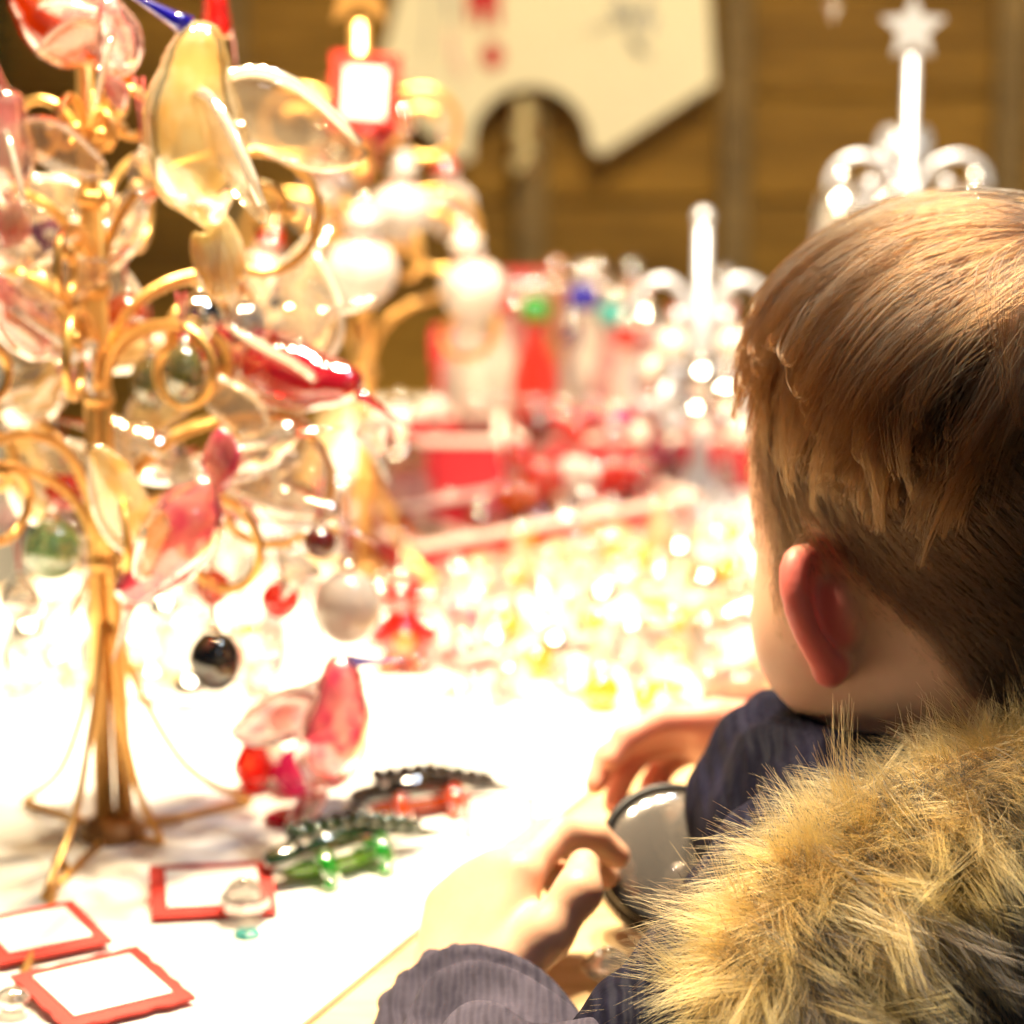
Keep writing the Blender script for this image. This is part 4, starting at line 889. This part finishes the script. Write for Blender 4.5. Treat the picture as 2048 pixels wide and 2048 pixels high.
# smooth masks on the skin: flushed ears with backlight, scalp under the hair, light through the right hand painted pink
bv = np.empty(len(body.data.vertices) * 3, np.float32); body.data.vertices.foreach_get('co', bv); bv = bv.reshape(-1, 3); bl = (bv - HC) @ HR / HS
def hairline(x, y, z):
    back = z - (.006 + 1.75 * (y - .014)); side = np.where(y > .014, z - .010, back)
    side = np.maximum(side, np.where((y > .022) & (y < .046), z + .018, -1)); side = np.maximum(side, z - .062)
    face = (.058 + .20 * np.clip(z - .02, 0, .03)) - y; face = np.where(z > .075, .045 + (.10 - z) * 1.2 - y + .02, face)
    side = np.where(y < -.062, np.minimum(z + .090, .05), side)
    return np.minimum(side, face)
sm = lambda v, a, b: np.clip((v - a) / (b - a), 0, 1) ** 2 * (3 - 2 * np.clip((v - a) / (b - a), 0, 1))
scalp = sm(hairline(bl[:, 0], bl[:, 1], bl[:, 2]), .002, .026) * ((bl[:, 2] > -.10) & (bl[:, 2] < .14)) * sm(np.abs(bl[:, 0]), .081, .077)
flush_glow = np.zeros(len(bl))
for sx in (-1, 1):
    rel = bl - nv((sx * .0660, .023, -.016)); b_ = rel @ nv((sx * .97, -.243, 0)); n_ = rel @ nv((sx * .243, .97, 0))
    flush_glow = np.maximum(flush_glow, sm(b_, -.001, .009) * sm(np.abs(n_), .018, .010) * sm(np.abs(rel[:, 2]), .034, .024))
hand_glow = sm(np.linalg.norm(bv - (WR + nv((-.05, 0, 0))), axis=1), .085, .06)  # light shining through the right hand, painted as pinker skin
for nm, a_ in (('scalp', scalp * (1 - flush_glow)), ('flush_glow', np.maximum(flush_glow, hand_glow * .45))):
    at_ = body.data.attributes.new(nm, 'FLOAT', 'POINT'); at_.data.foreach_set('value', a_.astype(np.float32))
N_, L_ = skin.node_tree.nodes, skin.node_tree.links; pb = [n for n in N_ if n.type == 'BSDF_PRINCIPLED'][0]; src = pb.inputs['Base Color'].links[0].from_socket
for nm, col_ in (('flush_glow', (.68, .17, .15)), ('scalp', (.050, .024, .011))):  # ear redness includes the glow of backlight, put into the skin colour
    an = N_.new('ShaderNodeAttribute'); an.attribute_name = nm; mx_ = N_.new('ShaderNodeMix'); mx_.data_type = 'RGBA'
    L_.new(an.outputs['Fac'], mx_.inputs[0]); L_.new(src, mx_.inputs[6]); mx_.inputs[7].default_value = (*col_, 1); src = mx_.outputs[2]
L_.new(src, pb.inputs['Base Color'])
for sx in (-1, 1):
    e_ = MB(); e_.ell((0, 0, 0), (.0102,) * 3, 14, 10); o = e_.build('eye', pm('eye_white', (.75, .73, .70), .15), boy); o.location = hp(sx * .028, .0775, .007); o.scale = (HS,) * 3
    i_ = MB(); i_.ell((0, 0, 0), (.0052, .0052, .002), 12, 8); io = i_.build('iris', pm('iris_brown', (.08, .04, .02), .1), o); fv = HR @ nv((0, 1, 0)); io.location = Vector(fv) * .0095
    io.rotation_mode = 'QUATERNION'; io.rotation_quaternion = Vector(fv).to_track_quat('Z', 'Y')
    S_ = MB(); S_.tube([hp(sx * (.016 + .003 * k), .0895 - .0018 * k + (.002 if k < 2 else 0), .024 + .0022 * math.sin(k * .55)) for k in range(9)], [.0012, .0018, .002, .002, .002, .0018, .0015, .0012, .0008], 6); S_.build('eyebrow', pm('brow', (.10, .05, .02), .8), boy)
# ------------------------------------------------------------------ clothes
def clothmat(name, c1, c2, rough=.75, sheen=.35):
    m, N, L, o = newmat(name); b = N.new('ShaderNodeBsdfPrincipled'); L.new(b.outputs[0], o.inputs[0]); b.inputs['Roughness'].default_value = rough
    b.inputs['Sheen Weight'].default_value = sheen; b.inputs['Specular IOR Level'].default_value = .08; b.inputs['Sheen Tint'].default_value = (.8, .8, 1, 1)
    tc = N.new('ShaderNodeTexCoord'); nz = N.new('ShaderNodeTexNoise'); nz.inputs['Scale'].default_value = 28; nz.inputs['Detail'].default_value = 5; L.new(tc.outputs['Object'], nz.inputs[0])
    cr = N.new('ShaderNodeValToRGB'); cr.color_ramp.elements[0].position = .35; cr.color_ramp.elements[1].position = .65
    cr.color_ramp.elements[0].color = (*c1, 1); cr.color_ramp.elements[1].color = (*c2, 1); L.new(nz.outputs[0], cr.inputs[0]); L.new(cr.outputs[0], b.inputs['Base Color'])
    wv = N.new('ShaderNodeTexWave'); wv.inputs['Scale'].default_value = 55; wv.inputs['Distortion'].default_value = 2.5; wv.inputs['Detail'].default_value = 1; L.new(tc.outputs['Object'], wv.inputs[0])
    ad = N.new('ShaderNodeMath'); ad.operation = 'MULTIPLY_ADD'; L.new(wv.outputs[1], ad.inputs[0]); ad.inputs[1].default_value = .35; L.new(nz.outputs[0], ad.inputs[2])
    bp = N.new('ShaderNodeBump'); bp.inputs['Strength'].default_value = .8; bp.inputs['Distance'].default_value = .004; L.new(ad.outputs[0], bp.inputs['Height']); L.new(bp.outputs[0], b.inputs['Normal']); return m
navy = clothmat('navy_cloth', (.004, .004, .011), (.008, .0075, .022), .7, .0); 
lit_sleeve = clothmat('navy_sleeve_lit', (.026, .022, .036), (.066, .057, .084), .75, .05)  # same navy jacket cloth, lamplight on the sleeve put into its paler colour
J = SDF((-.10, 1.12, .40), (.46, 1.70, .92), .0038)
J.cap(SL * .9 + C * .1, SR * .9 + C * .1, .056, None, .03); J.cap(C - nv((0, 0, .05)), hip + nv((0, 0, .03)), .092, .10, .05)
J.chain([SR, ER, WR + (ER - WR) * .12], [.058, .050, .033], .02)
J.cap(SL, SL * .45 + EL * .55, .056, .052, .02)
# standing collar round the front and left of the neck
cpts = [nv(at_y(1700, 1590, 1.345)), nv(at_y(1585, 1560, 1.39)), nv(at_y(1540, 1510, 1.44)), nv(at_y(1560, 1475, 1.49)), nv(at_y(1600, 1470, 1.52)), nv(at_y(1760, 1480, 1.50)), nv(at_y(1900, 1500, 1.46))]
J.chain(cpts, [.026, .026, .0235, .021, .02, .02, .022], .012)
J.chain([p - nv((0, 0, .03)) for p in cpts], [.032] * 7, .02)
J.cap(hp(0, -.025, -.05), nb + nv((0, 0, .0)), .052, .054, .004, True)
# folds
X, Y, Z = [J.lo[i] + J.h * np.arange(J.n[i]) for i in range(3)]
J.D += (.0022 * np.sin(X[:, None, None] * 160 + 40 * Y[None, :, None]) * np.sin(Z[None, None, :] * 95 + X[:, None, None] * 60)).astype(np.float32)
jacket = J.mesh('jacket', navy, boy, 2)
Q = SDF((-.12, 1.12, .68), (.14, 1.44, .90), .003)
wdir = (EL - WL) / np.linalg.norm(EL - WL); WC = WL + wdir * .020
Q.chain([WC, WC + wdir * .03, WC + wdir * .08, EL, EL * .5 + (SL * .45 + EL * .55) * .5], [.034, .041, .048, .054, .055], .02)
for k, (d_, r_) in enumerate(((.030, .0035), (.058, .004), (.090, .004), (.125, .004))):
    pass
X, Y, Z = [Q.lo[i] + Q.h * np.arange(Q.n[i]) for i in range(3)]
al = (X[:, None, None] - WL[0]) * wdir[0] + (Y[None, :, None] - WL[1]) * wdir[1] + (Z[None, None, :] - WL[2]) * wdir[2]
Q.D += (.0042 * np.sin(al * 150 + 2.6 * np.sin(X[:, None, None] * 62 + 20 * Z[None, None, :]) + 1.4 * np.sin(Y[None, :, None] * 45 + Z[None, None, :] * 90))).astype(np.float32)
Q.mesh('sleeve', lit_sleeve, jacket, 1)
cb = MB(); V = []; F = []; ng = 84; up_ = Vector((0, 0, 1)); wv_ = Vector(wdir); ax = wv_.cross(up_).normalized(); ay = ax.cross(wv_).normalized()
prof = [(.0260, -.012), (.0305, -.0135), (.0335, -.008), (.0345, .004), (.0360, .018), (.037, .030)]
for j, (r_, z) in enumerate(prof):
    for k in range(ng):
        w = 2 * math.pi * k / ng; rr = r_ + (.0015 if j > 0 else .0004) * math.cos(w * 17 + 1.3 * math.sin(w * 3 + .5)) + .0014 * math.sin(w * 5 + j * .6) + .001 * math.sin(w * 2.0 + 1)
        V.append(Vector(WL) + wv_ * (z + .012) + ax * math.cos(w) * rr + ay * math.sin(w) * rr)
for j in range(len(prof) - 1):
    for k in range(ng): F.append((j * ng + k, j * ng + (k + 1) % ng, (j + 1) * ng + (k + 1) % ng, (j + 1) * ng + k))
cb.add(V, F); cb.build('cuff', lit_sleeve, jacket)
T_ = SDF((.12, 1.22, .02), (.42, 1.56, .58), .005)
for sx in (-1, 1):
    h_ = hip + left * .047 * sx; T_.chain([h_ + nv((0, 0, .03)), h_ + nv((.01, -.005, -.21)), h_ + nv((.015, -.01, -.40))], [.070, .056, .046], .03)
T_.mesh('trousers', pm('dark_denim', (.03, .035, .06), .8, noise=.3, nscale=60), boy, 2)
for sx in (-1, 1):
    sh = SDF((-.06, -.06, -.05), (.06, .16, .09), .004); sh.cap((0, 0, 0), (0, .10, -.008), .036, .030, .02); sh.cap((0, 0, 0), (0, 0, .05), .036, .036, .02)
    so_ = sh.mesh('shoe', pm('dark_leather', (.03, .02, .015), .5), boy, 1); h_ = hip + left * .047 * sx; so_.location = (h_[0] + .015, h_[1] - .01, .034); so_.rotation_euler = (0, 0, R(60))
# hood lying on the back
HD = SDF((.02, 1.10, .60), (.46, 1.44, .92), .004)
fpx = [(1575, 2130, 1.215), (1575, 2000, 1.22), (1605, 1905, 1.23), (1680, 1825, 1.245), (1770, 1755, 1.255), (1910, 1685, 1.262), (2060, 1620, 1.275), (2240, 1590, 1.31)]
fpath = crv([at_y(*q) for q in fpx], 60)
HD.chain([nv(p) for p in fpath], [.020] * 61, .01)
hoodc = nv(at_y(1900, 2010, 1.275)); HD.ell(hoodc, (.125, .055, .095), .02)
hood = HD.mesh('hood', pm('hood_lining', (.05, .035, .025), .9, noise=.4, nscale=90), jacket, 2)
# ------------------------------------------------------------------ hair and fur as strand curves
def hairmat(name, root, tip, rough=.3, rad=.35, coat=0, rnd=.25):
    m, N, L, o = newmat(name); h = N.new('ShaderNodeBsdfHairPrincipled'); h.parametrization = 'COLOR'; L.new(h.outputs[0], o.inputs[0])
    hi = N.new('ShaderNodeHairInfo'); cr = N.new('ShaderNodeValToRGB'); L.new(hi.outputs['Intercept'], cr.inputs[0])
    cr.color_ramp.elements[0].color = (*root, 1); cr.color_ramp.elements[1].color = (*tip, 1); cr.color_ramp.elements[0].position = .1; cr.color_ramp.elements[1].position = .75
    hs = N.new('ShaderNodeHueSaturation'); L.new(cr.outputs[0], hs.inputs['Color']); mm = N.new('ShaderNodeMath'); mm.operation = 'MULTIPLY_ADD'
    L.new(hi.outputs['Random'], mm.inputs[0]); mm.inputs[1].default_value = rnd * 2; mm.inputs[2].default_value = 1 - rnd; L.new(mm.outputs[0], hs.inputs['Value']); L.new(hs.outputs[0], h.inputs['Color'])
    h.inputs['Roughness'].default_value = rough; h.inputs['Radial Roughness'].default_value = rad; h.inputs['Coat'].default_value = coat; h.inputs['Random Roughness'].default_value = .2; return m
def strands(name, P, r0, r1, mat, parent):
    """P: (n, k, 3) points of n strands"""
    n, k, _ = P.shape; hc = bpy.data.hair_curves.new(name); hc.add_curves([k] * n)
    hc.position_data.foreach_set('vector', P.astype(np.float32).ravel())
    rr = np.linspace(r0, r1, k)[None, :] * rng.uniform(.7, 1.25, (n, 1))
    at = hc.attributes.get('radius') or hc.attributes.new('radius', 'FLOAT', 'POINT'); at.data.foreach_set('value', rr.astype(np.float32).ravel())
    hc.materials.append(mat); return link(name, hc, parent)
def unit(v): return v / np.maximum(np.linalg.norm(v, axis=-1, keepdims=True), 1e-9)
# --- fur trim: clumps rooted round the roll
fp = np.array([tuple(p) for p in fpath])
def fur(ncl, per, thr, comb, lenr, spread, clump, name, mat, r0=.00016, r1=.00004, curl=.010, kk=7, srange=(0, 1), roots=None, rootn=None):
    if roots is None:
        s = rng.uniform(*srange, ncl) * 60; i0 = np.clip(s.astype(int), 0, 59); fr = (s - i0)[:, None]
        base = fp[i0] * (1 - fr) + fp[i0 + 1] * fr; tg = unit(fp[i0 + 1] - fp[i0])
        toc = unit(nv(CAM) - base); vv = unit(toc - tg * (toc * tg).sum(1, keepdims=True)); uu = np.cross(vv, tg); uu *= np.sign(uu[:, 2:3])
        th = np.radians(rng.uniform(*thr, ncl))[:, None]; rad = vv * np.cos(th) + uu * np.sin(th); root = base + rad * .019
    else:
        j = rng.integers(0, len(roots), ncl); root = roots[j]; rad = rootn[j]; th = np.zeros((ncl, 1)); uu = np.tile(nv((0, 0, 1)), (ncl, 1)); tg = np.tile(nv((1, 0, 0)), (ncl, 1))
    d = unit(comb(root, rad, uu, th) + rng.normal(0, spread, (ncl, 3))); L = rng.uniform(*lenr, ncl)[:, None]
    bend = rng.normal(0, 1, (ncl, 3)) * curl; sag = nv((0, 0, -1)) * curl * 1.2
    t = np.linspace(0, 1, kk)[None, :, None]
    out = []
    tipc = (root + d * L + bend + sag)[:, None]
    for q in range(per):
        ro = root + rng.normal(0, .0045, (ncl, 3)); dd = unit(d + rng.normal(0, .10, (ncl, 3))); LL = L * rng.uniform(.6, 1.12, (ncl, 1))
        st = ro[:, None] + dd[:, None] * (LL[:, None] * t) + (bend + sag)[:, None] * t ** 2
        gd = root[:, None] + d[:, None] * (LL[:, None] * t) + (bend + sag)[:, None] * t ** 2
        w = clump * t ** 1.3; P = st * (1 - w) + gd * w + rng.normal(0, .0006, (ncl, 1, 3)) * t + rng.normal(0, .0011, (ncl, 1, 3)) * t * t * 2
        out.append(P)
    return strands(name, np.concatenate(out), r0, r1, mat, hood)
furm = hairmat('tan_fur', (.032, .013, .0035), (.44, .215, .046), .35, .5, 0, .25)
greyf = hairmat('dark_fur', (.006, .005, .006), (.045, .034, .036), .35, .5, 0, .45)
def comb_top(root, rad, uu, th):
    c = rad * .8 + nv((.10, -.05, .25)) * np.clip(np.sin(th), 0, 1) + nv((.45, -.15, -.55)) * np.clip(np.cos(th), 0, 1) * .9
    lf = np.clip((.115 - root[:, 0:1]) / .05, 0, 1); return c + lf * nv((-.40, -.1, -.10))
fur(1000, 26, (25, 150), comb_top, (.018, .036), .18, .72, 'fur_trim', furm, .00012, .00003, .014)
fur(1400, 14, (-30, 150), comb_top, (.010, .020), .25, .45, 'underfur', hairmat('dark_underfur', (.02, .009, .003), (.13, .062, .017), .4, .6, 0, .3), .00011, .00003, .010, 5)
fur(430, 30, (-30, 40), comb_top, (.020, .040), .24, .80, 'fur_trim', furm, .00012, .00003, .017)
me = hood.data; nvx = len(me.vertices); co = np.empty(nvx * 3, np.float32); me.vertices.foreach_get('co', co); co = co.reshape(-1, 3).astype(float)
no = np.empty(nvx * 3, np.float32); me.vertices.foreach_get('normal', no); no = no.reshape(-1, 3).astype(float)
dmin = np.full(nvx, 9.)
for p in fp: dmin = np.minimum(dmin, np.linalg.norm(co - p, axis=1))
sel = (dmin > .024) & (no[:, 1] < .25) & (co[:, 2] > .64)
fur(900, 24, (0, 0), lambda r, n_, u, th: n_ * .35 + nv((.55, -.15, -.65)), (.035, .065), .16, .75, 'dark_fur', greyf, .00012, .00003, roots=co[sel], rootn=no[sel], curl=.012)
selu = sel & (dmin < .055)
fur(110, 22, (0, 0), lambda r, n_, u, th: n_ * .45 + nv((.50, -.2, -.60)), (.035, .060), .18, .8, 'fur_trim', hairmat('ash_fur', (.02, .012, .006), (.34, .22, .09), .35, .5, 0, .3), roots=co[selu], rootn=no[selu], curl=.014)
# --- head hair
me = body.data; nvx = len(me.vertices); co = np.empty(nvx * 3, np.float32); me.vertices.foreach_get('co', co); co = co.reshape(-1, 3).astype(float)
no = np.empty(nvx * 3, np.float32); me.vertices.foreach_get('normal', no); no = no.reshape(-1, 3).astype(float)
lc = (co - HC) @ HR / HS; ln = no @ HR
x, y, z = lc[:, 0], lc[:, 1], lc[:, 2]
hl = hairline(x, y, z); eard = np.abs(x) > .079
ok = (hl > -.012) & (z > -.105) & (z < .13) & (np.abs(x) < .08) & ~(eard & (z < .016))
cand = np.argwhere(ok)[:, 0]; prob = np.clip((hl[cand] + .012) / .034, .01, 1) ** 1.6; prob /= prob.sum()
def short(n, L0, L1, lift, name, mat, r0):
    j = rng.choice(cand, n, p=prob); ro = lc[j] + rng.normal(0, .0012, (n, 3)); nn = ln[j]
    d = np.tile(nv((0, -.62, -.78)), (n, 1)); fr = np.clip((ro[:, 1:2] - .02) / .03, 0, 1); d = d * (1 - fr) + fr * nv((0, -.15, -1))
    d = unit(d + rng.normal(0, .13, (n, 3))); d = unit(d - nn * (d * nn).sum(1, keepdims=True)); fade = np.clip((hl[j] + .010) / .034, .25, 1)[:, None]
    L = rng.uniform(L0, L1, (n, 1)) * fade; t = np.linspace(0, 1, 5)[None, :, None]
    P = ro[:, None] + d[:, None] * L[:, None] * t + nn[:, None] * (lift * L[:, None] * (t - .55 * t * t)) + nv((0, 0, -1)) * .10 * L[:, None] * t * t
    return strands(name, HC + P @ HR.T * HS, r0, r0 * .4, mat, boy)
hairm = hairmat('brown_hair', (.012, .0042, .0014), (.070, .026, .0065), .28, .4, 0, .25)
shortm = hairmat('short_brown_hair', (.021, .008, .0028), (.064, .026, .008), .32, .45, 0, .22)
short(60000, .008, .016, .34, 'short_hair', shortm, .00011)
# long layers combed from the crown
ec = nv((0, -.012, .036)); er_ = nv((.0745, .0935, .081)); crown = unit(nv((.20, -.70, .70)))
def longhair(ncl, per, zr, name, layer, L0, L1, zend, clump, r0):
    u = rng.normal(0, 1, (ncl * 8, 3)); u = unit(u); kp = (u[:, 2] > zr[0]) & (u[:, 2] < zr[1]) & (u[:, 1] < .62); u = u[kp][:ncl]; ncl = len(u); K_ = 14
    ze = rng.uniform(*zend, (ncl, 1)); kp = (u[:, 2:3] - ze - .75 * np.clip(u[:, 1:2] + .15, 0, .8))[:, 0] > .12; u = u[kp]; ze = ze[kp]; ncl = len(u); L = rng.uniform(L0, L1, (ncl, 1)); lay_ = rng.uniform(layer[0], layer[1], (ncl, 1)); turn = rng.normal(0, .30, (ncl, 3))
    hiL = rng.uniform(.2, 1, (ncl, 1))
    def grow(d0, tw, Ls):
        d = d0.copy(); out = []; nrm = len(d)
        for i in range(K_):
            t = i / (K_ - 1); h = lay_ + .030 * hiL * math.sin(math.pi * min(1, t * 1.15)) * (1 - .5 * t) + .02 * t * hiL
            out.append(ec + er_ * d * (1 + h))
            f = d - crown * (d * crown).sum(1, keepdims=True) * 1.0; f = unit(d - crown)
            g_ = f * 1.0 + nv((-.30, .30, -.10)) * (1 - t) + nv((0, -.05, -1.0)) * (.35 + .8 * t) + tw
            g_ = g_ - d * (g_ * d).sum(1, keepdims=True); g_ = unit(g_)
            stp = Ls / (K_ - 1) / .083 * np.clip((d[:, 2:3] - ze - .75 * np.clip(d[:, 1:2] + .15, 0, .8)) * 6, .03, 1)
            d = unit(d + g_ * stp)
        return np.stack(out, 1)
    gd = grow(u, turn, L); allp = []; t = np.linspace(0, 1, K_)[None, :, None]
    for q in range(per):
        st = grow(unit(u + rng.normal(0, .055, u.shape)), turn + rng.normal(0, .07, turn.shape), L * rng.uniform(.8, 1.08, L.shape))
        w = clump * np.sin(np.clip(t * 1.1, 0, 1) * math.pi / 2) ** 1.5; P = st * (1 - w) + gd * w
        P = P + rng.normal(0, .0007, (ncl, 1, 3)) * t; allp.append(P)
    return strands(name, HC + np.concatenate(allp) @ HR.T * HS, r0, r0 * .45, hairm, boy)
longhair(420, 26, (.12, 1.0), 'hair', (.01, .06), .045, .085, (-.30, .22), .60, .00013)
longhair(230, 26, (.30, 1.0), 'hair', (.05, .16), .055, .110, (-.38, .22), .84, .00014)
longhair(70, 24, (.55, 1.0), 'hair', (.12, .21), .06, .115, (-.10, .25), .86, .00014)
longhair(150, 24, (.62, 1.0), 'hair', (.02, .05), .03, .06, (.1, .5), .4, .00013)
longhair(110, 3, (.1, 1.0), 'loose_hair', (.08, .24), .05, .10, (-.25, .3), .10, .00009)
# ------------------------------------------------------------------ the round tin in his hands
jr = orient(tuple(np.cross(JN, nv((1, 0, 0)))), tuple(JN))
t = thing('glass_topped_tin', 'round dark tin with clear domed glass lid held in the child\'s hands', 'tin', JC, jr)
b = MB(); b.lathe([(.030, -.027), (.0325, -.026), (.0335, -.022), (.0335, -.012), (.0325, -.0115)], 40); b.build('base_ring', M['darkmetal'], t)
b = MB(); b.lathe([(.0318, -.0118), (.0322, -.011), (.0322, -.0035), (.0315, -.003)], 40); b.build('glass_band', M['greyg'], t)
b = MB(); b.lathe([(.0320, -.0032), (.0338, -.0025), (.0340, .001), (.0325, .0025), (.0305, .0025), (.030, .0)], 40); b.build('lid_rim', M['darkmetal'], t)
b = MB(); b.lathe([(.0302, .0012), (.027, .0040), (.020, .0062), (.010, .0076), (.0004, .008)], 36); b.build('lid_glass', glass('lens_glass', (.72, .66, .62), .16, .12, .3), t)
b = MB(); b.lathe([(.029, -.011), (.029, -.0045), (.0004, -.004)], 30); b.build('contents', pm('pink_grey_filling', (.32, .22, .20), .5, noise=.3, nscale=120), t)
b = MB()
for k in range(7): 
    a = R(196 + k * 5); b.box((0, 0, 0), (.0011, .0004, .004 if k % 3 else .0028), Matrix.Translation((.0337 * math.cos(a), .0337 * math.sin(a), -.017)) @ Matrix.Rotation(a + R(90), 4, 'Z'))
b.build('printed_marks', M['card'], t, False)
